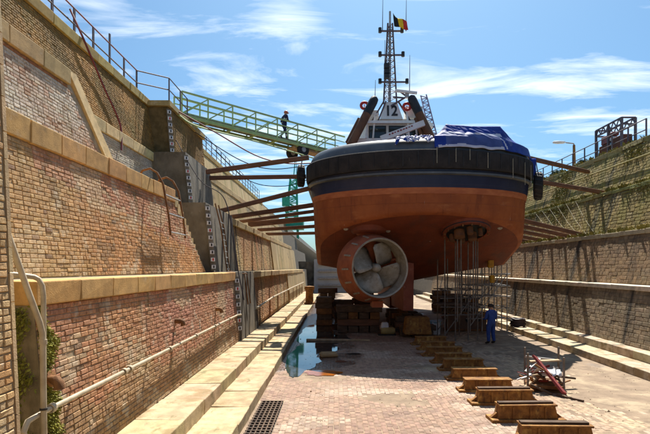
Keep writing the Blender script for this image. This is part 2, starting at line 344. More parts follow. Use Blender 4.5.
# ------------------------------------------------------------------ brick / stone faces
def wall_face(x0, z0, x1, z1):
    F = Vector((x0, 0, z0)); u = Vector((x1 - x0, 0, z1 - z0)); ln = u.length; u.normalize()
    n = Vector((u.z, 0, -u.x))
    return F, u, n, ln
def proto(name, sx, sz, dp, mat, nvar=6, rough=.12, ch=.14):
    """brick meshes: chamfered face, y along the wall, z up the wall, x out of it"""
    res = []
    for k in range(nvar):
        mb = MB(); piece(mb, Vector(), Vector((0, 1, 0)), Vector((0, 0, 1)), Vector((1, 0, 0)), sx, sz, dp, rough, ch)
        o = mb.build(name, mat, colors=True); me = o.data; bpy.data.objects.remove(o); res.append(me)
    return res
def piece(mb, c, a, u, n, sx, sz, dp, rough=.12, ch=.14):
    q = []; cs = min(sx, sz) * ch
    ra = lambda s: random.uniform(-s, s)
    for i, (sa, su) in enumerate(((-1, -1), (1, -1), (1, 1), (-1, 1))):
        ja = ra(min(sx, sz) * rough); ju = ra(min(sx, sz) * rough * .7)
        pa = sa * sx / 2 + ja; pu = su * sz / 2 + ju
        q.append((c + a * pa + u * pu - n * dp, c + a * pa + u * pu + n * dp * .35, c + a * (pa - sa * cs) + u * (pu - su * cs) + n * dp * (1 + ra(.25))))
    vs = [p for t in q for p in t]
    fs = [(2, 5, 8, 11)]
    for i in range(4):
        j = (i + 1) % 4
        fs += [(3 * i, 3 * j, 3 * j + 1, 3 * i + 1), (3 * i + 1, 3 * j + 1, 3 * j + 2, 3 * i + 2)]
    mb.add(vs, fs)
def clad(parent, faces, name, stuffname, mat, pitch, size, dp, colf, nsingle=300, rough=.10, ch=.14, keep=None, jx=0):
    """faces: (x0,z0,x1,z1,y0,y1,mask). The pieces that show largest become objects, the rest one mesh"""
    cells = []
    for fi, (x0, z0, x1, z1, y0, y1, mask) in enumerate(faces):
        F, u, n, ln = wall_face(x0, z0, x1, z1)
        nr = max(1, int(round(ln / pitch[1]))); pz = ln / nr
        for r in range(nr):
            y = y0 - (r % 2) * pitch[0] * .5 + (random.uniform(-.3, .3) * pitch[0] if jx else 0)
            while y < y1:
                wd = pitch[0] * (random.choice((1, 1, 1, 1, .5)) if not jx else random.uniform(.6, 1.35))
                a = max(y, y0); b = min(y + wd, y1)
                if b - a > pitch[0] * .22:
                    c = F + u * ((r + .5) * pz) + Vector((0, (a + b) / 2, 0))
                    if mask is None or mask(c.y, c.z): cells.append((c, u, n, b - a, pz, fi))
                y += wd
    def show(q):
        c = q[0]
        if c.y < .5: return 0
        px = VX + c.x / c.y * FPX; py = VY - (c.z - EYE) / c.y * FPX
        if not (0 <= px <= 650 and 0 <= py <= 434): return 0
        if keep and not keep(c): return 0
        return q[3] * q[4] / c.y ** 3 * abs(c.x if abs(n.x) > .5 else 1)
    cells.sort(key=show, reverse=True)
    gapx = pitch[0] - size[0]; gapz = pitch[1] - size[1]
    protos = {}
    base = BASE[parent.name]
    mb = MB()
    for i, (c, u, n, wd, pz, fi) in enumerate(cells):
        col = jit(colf(c, fi), .13, .025)
        n2 = Vector((u.z, 0, -u.x)) * (1 if parent.get('side', 1) > 0 else -1)
        a = Vector((0, 1, 0))
        sx, sz = wd - gapx, pz - gapz
        if i < nsingle and show((c, u, n, wd, pz, fi)) > 0:
            key = (round(sx, 2), round(sz, 3), fi)
            if key not in protos:
                lst = []
                for k in range(3):
                    pm = MB(); piece(pm, Vector(), a, u, n2, round(sx, 2), sz, dp, rough, ch)
                    o = pm.build(name, mat, colors=True); lst.append(o.data); bpy.data.objects.remove(o)
                protos[key] = lst
            o = bpy.data.objects.new(name, random.choice(protos[key])); C.objects.link(o); o.parent = parent
            o.location = c - base + n2 * (random.uniform(-.35, .3) if random.random() > .02 else -.8) * dp; o.color = (*col, 1)
        else:
            mb.col = col
            piece(mb, c + n2 * (random.uniform(-.35, .3) if random.random() > .02 else -.8) * dp, a, u, n2, sx, sz, dp, rough, ch)
    if mb.f: stuff(mb.build(stuffname, mat, parent, colors=True, fixn=True))
def stones(parent, name, mat, y0, y1, ln, x0, x1, z0, z1, col, gap=.012, v=.12, sub=0, ragged=.01):
    y = y0; base = BASE[parent.name]
    while y < y1 - .05:
        l = min(ln * random.uniform(.85, 1.15), y1 - y)
        if y1 - (y + l) < ln * .3: l = y1 - y
        mb = MB(); mb.box(((x0 + x1) / 2, y + l / 2, (z0 + z1) / 2), (abs(x1 - x0), l - gap, z1 - z0))
        j = [Vector((random.uniform(-ragged, ragged), 0, random.uniform(-ragged, ragged))) for _ in mb.v]
        mb.v = [tuple(Vector(p) + q) for p, q in zip(mb.v, j)]
        mb.col = (1, 1, 1)
        o = mb.build(name, mat, parent, colors=True); o.color = (*jit(col, v, .05), 1)
        bv = o.modifiers.new('bevel', 'BEVEL'); bv.width = .018; bv.segments = 2
        y += l
    return

# ================================================================== LARGE STRUCTURE
YN, YF = -8.0, 92.0
# ground reaching the horizon round the dock pit
g = MB()
for x0, x1, y0, y1, z in ((-3000, -8.8, -3000, 3500, 11.2), (15.8, 3000, -3000, 3500, 10.0)):
    g.box(((x0 + x1) / 2, (y0 + y1) / 2, z - .5), (x1 - x0, y1 - y0, 1))
g.box((3.5, 1795, 4.0), (24.6, 3410, 1)); g.box((3.5, -1504, 8.4), (24.6, 2990, 1))
struct(g.build('ground', ground_m))

# dock floor
fl = MB(); fl.box((3.8, (YN + YF) / 2, -.25), (12.4, YF - YN + 2, .5))
floor = struct(fl.build('dock_floor', floorjoint_m))
BASE[floor.name] = Vector()
def floor_col(x, y):
    t = nz(x * .5, y * .35, 3.1)
    c = lerp((.275, .175, .125), (.345, .235, .165), .5 + t)
    if x > 4.6: c = lerp(c, (.46, .35, .22), min(1, (x - 4.6) / 2.0) * .8)
    if nz(x * .4, y * 1.1, 8) > .2: c = lerp(c, (.47, .38, .29), .5)
    return c
cells = []
pw, ph = .128, .236
nx = int((9.56 + 1.95) / pw)
for i in range(nx):
    x = -1.95 + (i + .5) * pw; y = 8.7 + (i % 2) * ph * .5
    while y < 27:
        if not (x < -1.3 and y < 13.1): cells.append((x, y, pw, ph))
        y += ph
def fshow(c):
    px = VX + c[0] / c[1] * FPX; py = VY + EYE / c[1] * FPX
    return -c[1] if 238 < px < 650 and py < 434 and c[0] < 5.5 else -99
cells.sort(key=fshow, reverse=True)
fp = []
for k in range(8):
    mb = MB(); piece(mb, Vector(), Vector((1, 0, 0)), Vector((0, 1, 0)), Vector((0, 0, 1)), .119, .226, .009, .06, .12)
    o = mb.build('paving_block', floor_m, colors=True); fp.append(o.data); bpy.data.objects.remove(o)
mb = MB()
for i, (x, y, sx, sy) in enumerate(cells):
    silt = (x - 5.0) / 2.2 + 1.1 * nz(x * .5, y * .3, 5) + random.uniform(-.45, .45)
    if i >= 300 and (silt > .75 or nz(x * .35, y * .6, 11) + random.uniform(-.1, .1) > .42): continue      # silted over
    col = jit(floor_col(x, y), .15, .025)
    if i < 300:
        o = bpy.data.objects.new('paving_block', fp[i % 8]); C.objects.link(o); o.parent = floor
        o.location = (x, y, random.uniform(-.003, .003)); o.color = (*col, 1)
    else:
        mb.col = col; piece(mb, Vector((x, y, random.uniform(-.003, .003) - .004 * max(0, min(1, silt)))), Vector((1, 0, 0)), Vector((0, 1, 0)), Vector((0, 0, 1)), sx - .009, sy - .010, .009, .06, .12)
stuff(mb.build('paving', floor_m, floor, colors=True))
def blob(cx, cy, rx, ry, z, mat, name, n=140, seed=0, amp=.35):
    vs = [(cx, cy, z)]
    for k in range(n):
        t = 2 * math.pi * k / n; r = 1 + amp * nz(math.cos(t) * 1.6 + seed, math.sin(t) * 1.6, seed * 3.3) + amp * .35 * nz(math.cos(t) * 3 + seed, math.sin(t) * 3, seed) + amp * .12 * nz(math.cos(t) * 14 + seed, math.sin(t) * 14, seed)
        vs.append((cx + rx * r * math.cos(t), cy + ry * r * math.sin(t), z))
    m = MB(); m.add(vs, [(0, k + 1, (k + 1) % n + 1) for k in range(n)])
    return m.build(name, mat, fixn=False)
# standing water along the left gutter
for i, (cx, cy, rx, ry, s) in enumerate(((-1.25, 19.6, .62, 3.2, 1), (-.95, 26.0, 1.0, 4.6, 2), (-1.1, 18.7, .62, .9, 5), (-.75, 21.6, .95, 1.7, 6), (.9, 29.5, 2.4, 1.6, 9), (-.35, 24.6, 1.1, 1.8, 3), (.75, 20.2, .3, .22, 13), (.2, 18.6, .22, .2, 14))):
    struct(blob(cx, cy, rx, ry, .0135 + .0004 * i, water_m, 'water', seed=s, amp=.28))
struct(blob(-.45, 16.6, .55, .45, .0165, rustwater_m, 'water', seed=12, amp=.5))

# ------------------------------------------------------------------ left dock wall
LW = thing('dock_wall', 'stepped sunlit wall of ochre brick with stone ledges along the left side of the dock', 'wall', (-4, 8, 0)); LW['side'] = 1
T1 = (-3.79, .58, -4.05, 3.27); T2 = (-5.10, 3.27, -5.45, 6.05); T3 = (-6.70, 6.05, -7.0, 8.6); T4 = (-8.30, 8.6, -8.75, 11.25)
def tier(t, y0, y1, back, mat, name='wall_tier', par=LW):
    m = MB(); m.prism([(t[0], t[1]), (t[2], t[3]), (back, t[3]), (back, t[1])], y0, y1); return m.build(name, mat, par)
m = MB(); m.prism([(-3.7, -.4), (-3.7, .5), (-9.4, .5), (-9.4, -.4)], YN, YF); m.build('wall_footing', pil_m, LW)
tier(T1, 6.72, 20.1, -5.6, mortar_m)
tier((-3.55, .58, -3.62, 3.2), YN, 3.0, -5.6, mortar_m)
tier((-4.95, .58, -5.05, 3.2), 3.0, 6.72, -5.6, mortar_m, 'recess_wall')
m = MB(); m.prism([(-5.5, .5), (-5.5, 3.24), (-9.4, 3.24), (-9.4, .5)], YN, 24); m.build('wall_core', pil_m, LW)
tier(T2, YN, 16.9, -7.2, mortar_m)
tier((-6.62, 3.24, -6.84, 6.05), 16.9, 20.4, -7.4, render_m, 'recess_wall')
tier(T3, YN, 13.15, -8.8, mortar_m)
tier((-8.02, 6.05, -8.2, 8.6), 13.15, 22.6, -8.8, mortar_m, 'recess_wall')
m = MB(); m.prism([(-7.1, 3.2), (-7.1, 6.02), (-9.4, 6.02), (-9.4, 3.2)], YN, 24); m.build('wall_core', pil_m, LW)
tier(T4, YN, 24, -9.4, topmortar_m)
m = MB(); m.prism([(-8.7, 6.0), (-8.7, 8.57), (-9.4, 8.57), (-9.4, 6.0)], YN, 24); m.build('wall_core', pil_m, LW)
# ledge slabs (tops behind the coping stones)
for x0, x1, z, y0, y1 in ((-5.6, -4.3, 3.25, 6.72, 20.1), (-7.2, -5.7, 6.03, YN, 16.9), (-8.8, -7.3, 8.58, YN, 13.15)):
    m = MB(); m.box(((x0 + x1) / 2, (y0 + y1) / 2, z - .1), (x1 - x0, y1 - y0, .2)); m.build('ledge_slab', render_m, LW)
# bricks
def on(t, za, zb):
    f = lambda z: t[0] + (t[2] - t[0]) * (z - t[1]) / (t[3] - t[1])
    return (f(za), za, f(zb), zb)
def lcol(c, fi):
    y, z = c.y, c.z
    t = nz(y * .22, z * .45, 1.7) + random.uniform(-.08, .08); t2 = nz(y * .6, z * .9, 6.2) + random.uniform(-.12, .12)
    ochre, orange, red, pale = (.49, .315, .145), (.50, .26, .105), (.44, .205, .13), (.58, .44, .27)
    if fi < 3 and random.random() < .02: return (.30, .19, .11)
    if fi == 0:      # tier 1
        c1 = lerp(orange, red, min(1, max(0, .60 + .9 * t + (z - 1.6) * .22)))
        if z < 1.45 + .5 * t2: c1 = lerp(c1, (.33, .24, .115), .55)
        if t2 > .28: c1 = lerp(c1, pale, .6)
        return c1
    if fi in (1, 2): # tier 2
        k = min(1, max(0, (y - 8.6) / 2.5 + t))
        c1 = lerp(ochre, orange, k)
        if z > 5.0 - (y - 11) * .12 and y > 9.0: c1 = lerp(c1, red, .65)
        if t2 > .22: c1 = lerp(c1, pale, .65)
        if t2 < -.36: c1 = lerp(c1, (.16, .11, .06), .5)
        return c1
    if fi in (3, 5): # tier 3, whitewashed patch
        wsh = y > 9.6 + .35 * t2 + (7.9 - z) * .25 and z < 8.05 + .3 * t - (11 - y) * .05 and y < 14.6
        c1 = lerp((.40, .19, .085), (.30, .13, .06), .5 + t)
        return lerp(c1, (.55, .50, .42), min(1, max(.2, .72 + .7 * t2 - (.45 if random.random() < .14 else 0)))) if wsh else c1
    if fi == 4: return lerp((.56, .53, .46), (.40, .33, .24), .5 + t2)
    if fi == 6: return lerp((.48, .22, .09), (.56, .38, .2), .5 + t2)
    return lerp((.30, .17, .05), (.19, .115, .03), .5 + t2 * 1.2)
slope2 = lambda y, z: y < 16.95 or z < 6.05 - (y - 16.95) * .84 - .32
slope3 = lambda y, z: y < 13.2 - .1 or z < 8.6 - (y - 13.15) * 1.04 - .45
BR = ((.225, .083), (.216, .0735))
# stair flank under the steps: prism in the tier-2 plane
def flank(t, ya, za, yb, zb, back, mat):
    f = lambda z: t[0] + (t[2] - t[0]) * (z - t[1]) / (t[3] - t[1])
    vs = []
    for off in (0, 1):
        for y, z in ((ya, zb), (yb, zb), (ya, za)):
            vs.append((f(z) if off == 0 else back, y, z))
    m = MB(); m.add(vs, [(0, 1, 2), (5, 4, 3), (0, 3, 4, 1), (1, 4, 5, 2), (2, 5, 3, 0)])
    return m.build('stair_flank', mat, LW)
flank(T2, 16.9, 5.85, 20.0, 3.25, -6.7, mortar_m)
flank(T3, 13.15, 8.4, 15.5, 6.04, -8.1, mortar_m)
clad(LW, [(*on(T1, .58, 2.94), 6.74, 20.05, None), (*on(T2, 3.29, 5.64), 6.6, 16.95, None), (*on(T2, 3.29, 5.64), 16.95, 20.2, slope2),
          (*on(T3, 6.06, 8.2), 8.2, 13.1, None), (*on((-8.02, 6.05, -8.2, 8.6), 6.06, 8.2), 13.2, 22.5, None), (*on(T3, 6.06, 8.2), 13.1, 15.4, slope3)],
     'brick', 'brickwork', brick_m, *BR, .014, lcol)
stuffo = [(*on(T4, 8.62, 10.9), 10.0, 23.9, None)]
clad(LW, stuffo, 'brick', 'brickwork', topbrick_m, *BR, .016, lambda c, fi: lerp((.34, .19, .055), (.20, .12, .03), .5 + nz(c.y * .6, c.z * 1.1, 6) * 1.3), 0)
# coping stones of the ledges
OCH = (.56, .335, .125); CRM = (.60, .45, .23)
stones(LW, 'coping_stone', stone_m, 6.70, 20.1, 1.08, -3.95, -4.55, 2.95, 3.275, OCH)
stones(LW, 'coping_stone', stone_m, 4.6, 16.9, 1.06, -5.33, -5.95, 5.65, 6.06, OCH)
stones(LW, 'coping_stone', stone_m, 7, 13.15, 1.2, -6.87, -7.5, 8.21, 8.615, (.46, .31, .14))
stones(LW, 'coping_stone', stone_m, 17.0, 20.3, 1.1, -6.74, -7.3, 5.75, 6.07, CRM)
stones(LW, 'coping_stone', stone_m, 13.2, 22.6, 1.2, -8.10, -8.7, 8.22, 8.62, CRM)
stones(LW, 'coping_stone', stone_m, 4, 60, 1.5, -8.6, -9.3, 10.93, 11.27, (.40, .29, .09))
# stone stairs between the ledges
for i in range(12):
    y0 = 16.92 + i * .265; zt = 6.05 - (i + 1) * .214
    m = MB(); m.box((-5.98 - .0 * i + (6.05 - zt) * .1 / 2, y0 + .16, zt - .16), (1.24, .33, .34))
    o = m.build('stair_step', stone_m, LW, colors=True); o.color = (*jit(CRM, .1), 1)
for i in range(11):
    y0 = 13.18 + i * .215; zt = 8.6 - (i + 1) * .214
    m = MB(); m.box((-7.5, y0 + .14, zt - .15), (1.0, .28, .32))
    o = m.build('stair_step', stone_m, LW, colors=True); o.color = (*jit(CRM, .1), 1)
m = MB(); m.add([(-6.93, 13.1, 8.62), (-6.93, 13.55, 8.62), (-6.64, 15.95, 6.06), (-6.64, 15.35, 6.06), (-7.2, 13.1, 8.62), (-7.2, 13.55, 8.62), (-6.95, 15.95, 6.06), (-6.95, 15.35, 6.06)],
    [(0, 1, 2, 3), (7, 6, 5, 4), (0, 4, 5, 1), (1, 5, 6, 2), (2, 6, 7, 3), (3, 7, 4, 0)])
o = m.build('stair_string', stone_m, LW, colors=True); o.color = (*CRM, 1)
# foot steps
stones(LW, 'foot_step', step_m, 5.7, 62, 1.5, -1.97, -2.9, -.05, .26, (.47, .365, .215), v=.13, ragged=.016)
stones(LW, 'foot_step', step_m, 5.7, 62, 1.7, -2.85, -3.85, -.05, .58, (.49, .38, .225), v=.13, ragged=.016)
# grey pilasters with the stair ends and far concrete facing
def pilaster(t, y0, y1, back, pr, ztop=None):
    m = MB(); zt = ztop or t[3]
    m.prism([(t[0] + pr, t[1]), (t[2] + pr, zt), (back, zt), (back, t[1])], y0, y1)
    o = m.build('pilaster', pil_m, LW); return o
pilaster(T1, 20.1, 24.4, -5.6, .10, 3.29)
pilaster(T2, 20.4, 25.6, -7.2, .22, 6.1)
pilaster(T3, 22.6, 27.0, -8.7, .30, 8.65)
m = MB(); m.prism([(-7.55, 8.6), (-7.75, 10.95), (-9.4, 10.95), (-9.4, 8.6)], 23.4, 29.5); m.build('pilaster', topmortar_m, LW)
clad(LW, [(-7.55, 8.62, -7.75, 10.9, 23.4, 29.5, None)], 'brick', 'brickwork', topbrick_m, *BR, .016, lambda c, fi: lerp((.33, .19, .06), (.20, .125, .04), .5 + nz(c.y, c.z, 6)), 0)
m = MB(); m.box((-8.45, 26.4, 11.06), (1.7, 6.3, .24)); o = m.build('platform_slab', stone_m, LW, colors=True); o.color = (.42, .32, .14, 1)
for (t, y0, zc) in ((T1, 24.4, .3), (T2, 25.6, .35), (T3, 27.0, .35), (T4, 24, .3)):
    back = t[2] - 1.8
    m = MB(); m.prism([(t[0] - .06, t[1]), (t[2] - .06, t[3]), (back, t[3]), (back, t[1])], y0, YF); m.build('wall_tier', rjoint_m if t is not T4 else topmortar_m, LW)
    y = y0 + .02 if t in (T3, T4) else 42.0
    while y < 66:
        l = min(random.uniform(2.3, 3.1), 66 - y)
        f = on(t, t[1] + .01, t[3] - zc)
        mm = MB(); mm.prism([(f[0] + .05, f[1]), (f[2] + .05, f[3]), (f[2] - .2, f[3]), (f[0] - .2, f[1])], y, y + l - .035)
        mm.build('facing_panel', panel_m if t is not T4 else topbrick2 if False else panel_m, LW); y += l
    if t is not T4: stones(LW, 'coping_stone', stone_m, y0, 62, 2.2, t[2] + .12, t[2] - .6, t[3] - zc + .01, t[3] + .01, CRM, v=.08)
# stained brick beyond the pilasters
for t, ya, zc in ((T1, 24.42, .3), (T2, 25.62, .35)):
    q = (t[0] - .05, t[1], t[2] - .05, t[3])
    clad(LW, [(*on(q, t[1] + .02, t[3] - zc), ya, 42.0, None)], 'brick', 'brickwork', farbrick_m, (.24, .098), (.229, .088), .014,
         lambda c, fi: lerp((.47, .25, .13), (.50, .38, .21), min(1, max(0, .45 + 1.1 * nz(c.y * .45, c.z * .35, 2)))), 0)

# near brick pier
PR = thing('brick_pier', 'near brick pier cut by the left edge of the picture', 'pier', (-4.5, 4.5, 0)); PR['side'] = 1
pf = lambda z: -3.45 - .046 * z
m = MB(); m.prism([(pf(.4), .4), (pf(7.5), 7.5), (-6.9, 7.5), (-6.9, .4)], 2.4, 5.6); m.build('pier_core', mortar_m, PR)
clad(PR, [(pf(.45), .45, pf(7.4), 7.4, 3.4, 5.56, None)], 'brick', 'brickwork', brick_m, *BR, .016, lambda c, fi: lerp((.56, .32, .13), (.60, .43, .23), .5 + nz(c.y * 2, c.z * 1.5, 4) * 1.3), 290)
y_ = .45
while y_ < 7.3:
    h = random.uniform(.28, .4); m = MB()
    m.prism([(pf(y_) + .02, y_), (pf(y_ + h) + .02, y_ + h - .012), (pf(y_ + h) - .2, y_ + h - .012), (pf(y_) - .2, y_)], 5.57, 5.63)
    o = m.build('quoin', stone_m, PR, colors=True); o.color = (*jit((.50, .36, .2), .15), 1); y_ += h
m = MB(); m.box((-4.85, 6.15, 3.14), (.55, 1.1, .2)); o = m.build('landing_slab', stone_m, LW, colors=True); o.color = (*CRM, 1)

# ------------------------------------------------------------------ right dock wall
RW = thing('dock_wall', 'shaded stepped wall of brown and mossy stone along the right side of the dock', 'wall', (11, 22, 0)); RW['side'] = -1
RT = [(10.92, .56, 11.4, 2.77), (12.12, 2.77, 12.7, 5.05), (13.5, 5.05, 14.15, 7.37), (14.95, 7.37, 15.75, 10.05)]
for i, t in enumerate(RT):
    m = MB(); back = (RT[i + 1][0] + .4) if i < 3 else 16.6
    m.prism([(t[0], t[1]), (back, t[1]), (back, t[3]), (t[2], t[3])], YN, YF); m.build('wall_tier', rjoint_m, RW)
m = MB(); m.prism([(10.9, -.4), (16.6, -.4), (16.6, .5), (10.9, .5)], YN, YF); m.build('wall_footing', pil_m, RW)
for i in range(3):
    m = MB(); m.prism([(RT[i + 1][0] + .3, -.3), (16.6, -.3), (16.6, RT[i + 1][1] - .02), (RT[i + 1][0] + .3, RT[i + 1][1] - .02)], YN, YF); m.build('wall_core', rjoint_m, RW)
def rcol(c, fi):
    t = nz(c.y * .35, c.z * .6, 2.2); t2 = nz(c.y * 1.2, c.z * 1.5, 7.7)
    if fi == 0:
        c1 = lerp((.30, .21, .115), (.21, .155, .09), .5 + t)
        if 17.5 < c.y + t2 < 22.4: c1 = lerp(c1, (.40, .32, .22), .5)
    elif fi == 1: c1 = lerp((.32, .21, .11), (.22, .155, .085), .5 + t)
    else: c1 = lerp((.24, .175, .05), (.31, .225, .08), .5 + t)
    return lerp(c1, (.36, .29, .19), .35) if t2 > .38 else c1
clad(RW, [(*on(RT[0], .57, 2.60), 14.5, 58, None), (*on(RT[1], 2.80, 4.86), 16, 58, None)], 'stone_block', 'stonework', rstone_m, (.40, .165), (.392, .157), .012, rcol, 300, .08, .10, jx=1)
clad(RW, [(*on(RT[2], 5.08, 7.2), 18, 58, None), (*on(RT[3], 7.4, 9.8), 20, 58, None)], 'stone_block', 'stonework', rmoss_m, (.40, .17), (.39, .16), .018, lambda c, fi: rcol(c, 2), 0, .14, .16, jx=1)
for i, t in enumerate(RT):
    zc = (.17, .19, .16, .24)[i]
    stones(RW, 'coping_stone', stone_m, 12, 64, 1.7, t[2] - .10, t[2] + .85, t[3] - zc, t[3] + .01, ((.66, .58, .46), (.42, .35, .24), (.36, .33, .12), (.32, .27, .11))[i], v=.12, ragged=(.008, .02, .03, .05)[i])
stones(RW, 'foot_step', step_m, 6, 60, 1.25, 9.58, 10.5, -.05, .27, (.50, .41, .29), v=.12)
stones(RW, 'foot_step', step_m, 6, 60, 1.15, 10.43, 10.99, -.05, .56, (.52, .43, .31), v=.12)

# dock head at the far end
DG = thing('dock_gate', 'pale grey gate closing the far end of the dock beyond the tug', 'gate', (3.5, 72, 0))
m = MB(); m.box((3.8, 72.8, 2.2), (13.6, 1.2, 5.0)); m.build('gate_leaf', M('gate_grey', (.55, .56, .54), (.45, .46, .45), 1, rough=.7), DG)
m = MB(); m.box((3.8, 73.6, 2.1), (26, .9, 4.6)); m.build('gate_sill', pil_m, DG)
for z in (1.0, 2.0, 3.0, 4.0):
    m = MB(); m.box((3.8, 72.05, z), (12.4, .3, .22)); m.build('gate_rib', galv_m, DG)

# ================================================================== THE TUG
CX, SY = 4.1, 21.12          # centreline and sternmost point
TUG = thing('tugboat', 'orange and black tug standing stern-on in the dock, wheelhouse and mast above', 'tugboat', (CX, SY + 12, .9))
A_, B_ = 5.38, 3.98
def outl(ins=0, n=20, full=True):
    """deck outline from the stern centre round the port side to the bow: list of (x, y', weight)"""
    pts = []
    for k in range(n + 1):
        p = math.pi / 2 * k / n
        pts.append(((A_ - ins) * math.sin(p), B_ - (B_ - ins) * math.cos(p)))
    for y in (6, 8, 10.5, 13, 15.5, 18): pts.append((A_ - ins, y))
    for k in range(1, 11):
        p = math.pi / 2 * k / 10
        pts.append(((A_ - ins) * max(0, math.cos(p)) ** .75, 18 + (9 - ins) * math.sin(p)))
    return pts
def zch(y): return max(3.6, 5.75 - .40 * max(0, y - .5)) if y < 20 else 3.6 + (y - 20) * .35
def W(x, y, z): return Vector((CX + x, SY + y, z))
def ring(rows_half):
    """mirror half rows (stern centre..bow) into one closed row"""
    out_ = []
    for r in rows_half:
        out_.append([W(x, y, z) for x, y, z in r] + [W(-x, y, z) for x, y, z in reversed(r[:-1])][:-1])
    return out_
def sheer(y): return .02 * max(0, y - 8) + .012 * max(0, y - 16) ** 2
def rows(spec):
    res = []
    for ins, zf in spec:
        o = outl(ins); res.append([(x, y, zf(y)) for x, y in o])
    return res
hull = MB()
spec = [(.20, lambda y: 6.62 + sheer(y)), (.30, lambda y: max(zch(y) + .30, 4)), (.34, lambda y: zch(y) + .12), (.40, lambda y: zch(y) + .04), (.55, lambda y: zch(y))]
hr = rows(spec)
last = hr[-1]
for fr in (.72, .45, .2, 0):
    hr.append([(x * fr, y, z - .95 * (1 - fr) * min(1, max(0, (y - 2.5) / 5))) for x, y, z in last])
rr_ = ring(hr); hull.grid(rr_[:5], close=True); hullo = hull.build('hull', hull_m, TUG, smooth=True)
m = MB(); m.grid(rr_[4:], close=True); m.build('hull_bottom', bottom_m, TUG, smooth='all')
m = MB(); m.grid(ring(rows([(.12, lambda y: 6.85 + sheer(y)), (.185, lambda y: 6.60 + sheer(y))])), close=True); m.build('boot_top', boot_m, TUG, smooth=True)
m = MB(); m.grid(ring(rows([(.02, lambda y: 8.3 + sheer(y)), (.04, lambda y: 7.5 + sheer(y)), (.125, lambda y: 6.83 + sheer(y))])), close=True); m.build('topsides', blue_m, TUG, smooth=True)
# rubber fender belt
fs = [(.1, lambda y: 8.43 + sheer(y)), (-.10, lambda y: 8.42 + sheer(y)), (-.14, lambda y: 8.37 + sheer(y)), (-.14, lambda y: 7.70 + sheer(y)), (-.10, lambda y: 7.62 + sheer(y)), (.1, lambda y: 7.60 + sheer(y))]
m = MB(); m.grid(ring(rows(fs)), close=True); belt = m.build('fender_belt', fender_m, TUG, smooth=True)
m = MB(); m.grid(ring(rows([(.03, lambda y: 7.52 + sheer(y)), (-.08, lambda y: 7.48 + sheer(y)), (-.08, lambda y: 7.40 + sheer(y)), (.05, lambda y: 7.36 + sheer(y))])), close=True); m.build('rubbing_strake', grey_m, TUG, smooth=True)
# butt joints of the belt segments
def onout(phi, ins, z):
    return W((A_ - ins) * math.sin(phi), B_ - (B_ - ins) * math.cos(phi), z)
for k in range(-13, 14):
    p = R(6.6 * k); m = MB()
    m.bar(onout(p, -.146, 7.72), onout(p, -.146, 8.36), .03, .014, up=(math.sin(p), -math.cos(p), 0)); m.build('belt_joint', black_m, belt)
# bulwark
def bw(y): return 8.97 + sheer(y) * 1.5
bs = [(.02, lambda y: 8.38 + sheer(y)), (.06, lambda y: 8.60 + sheer(y)), (.16, lambda y: 8.80 + sheer(y)), (.30, lambda y: 8.93 + sheer(y)), (.38, bw), (.46, bw), (.5, lambda y: 8.2 + sheer(y))]
m = MB(); m.grid(ring(rows(bs)), close=True); m.build('bulwark', grey_m, TUG, smooth=True)
o = outl(.45); dk = [W(x, y, 8.22 + sheer(y)) for x, y in o] + [W(-x, y, 8.22 + sheer(y)) for x, y in reversed(o[:-1])][:-1]
m = MB(); m.add(dk, [tuple(range(len(dk)))]); m.build('deck', M('deck_paint', (.20, .08, .05), (.15, .06, .04), 2, rough=.8), TUG, fixn=False)
# plate seams and small fittings on the stern
for z in (6.2,):
    pass
for px, py, d in ((346, 229, 21.75), (362, 226.5, 21.7), (374, 227, 21.7), (388, 231, 21.75), (430, 240, 22.6), (500, 228, 22.3)):
    d = 10.948 / ((VY - py) / FPX + .4) - .02; c = P(px, py, d); m = MB(); m.lathe([(0, .03), (.06, .03), (.085, 0), (.085, -.3)], 14, Matrix.Translation(c) @ Matrix.Scale(1.35, 4, (1, 0, 0)) @ Matrix.Rotation(R(90 + 22), 4, 'X'))
    m.build('anode', anode_m, hullo, smooth=True)
# skeg
m = MB(); m.add([W(-.58, 4.9, 1.25), W(-.06, 4.9, 1.25), W(.26, 13.5, .9), W(-.26, 13.5, .9), W(-.6, 4.6, 4.6), W(-.08, 4.6, 4.6), W(.45, 14, 3.3), W(-.45, 14, 3.3)],
    [(0, 1, 2, 3), (4, 7, 6, 5), (0, 4, 5, 1), (1, 5, 6, 2), (2, 6, 7, 3), (3, 7, 4, 0)]); m.build('skeg', M('faded_skeg_red', (.40, .12, .07), (.30, .085, .05), 2, rough=.7, patches=[((.5, .22, .15), 3, V1, .58, .72, .5)]), TUG)
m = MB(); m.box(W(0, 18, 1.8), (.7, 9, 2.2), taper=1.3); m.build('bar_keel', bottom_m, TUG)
# --- ducted thruster, port side
TC = Vector((1.80, 22.5, 3.45)); yaw = R(17)
ax = Vector((math.sin(yaw), -math.cos(yaw), 0))           # towards the open face
mt = Matrix.Translation(TC) @ ax.to_track_quat('Z', 'Y').to_matrix().to_4x4()
m = MB(); m.lathe([(1.315, .60), (1.36, .50), (1.50, -.2), (1.58, -.65), (1.55, -.80), (1.46, -.84)], 56, mt); noz = m.build('nozzle', noz_m, TUG, smooth=True)
m = MB(); m.lathe([(1.318, .60), (1.295, .63), (1.235, .60), (1.20, .30), (1.19, 0), (1.22, -.3), (1.34, -.7), (1.462, -.845)], 56, mt); m.build('nozzle_liner', steelgrey_m, TUG, smooth=True)
for k in range(10):
    t = R(110 + k * 24); m = MB()
    a0 = Vector((math.cos(t), math.sin(t), 0))
    p0 = mt @ (a0 * 1.395 + Vector((0, 0, .36))); p1 = mt @ (a0 * 1.505 + Vector((0, 0, -.16)))
    m.bar(p0, p1, .075, .05, up=(mt.to_3x3() @ a0)); m.build('anode', anode_m, noz)
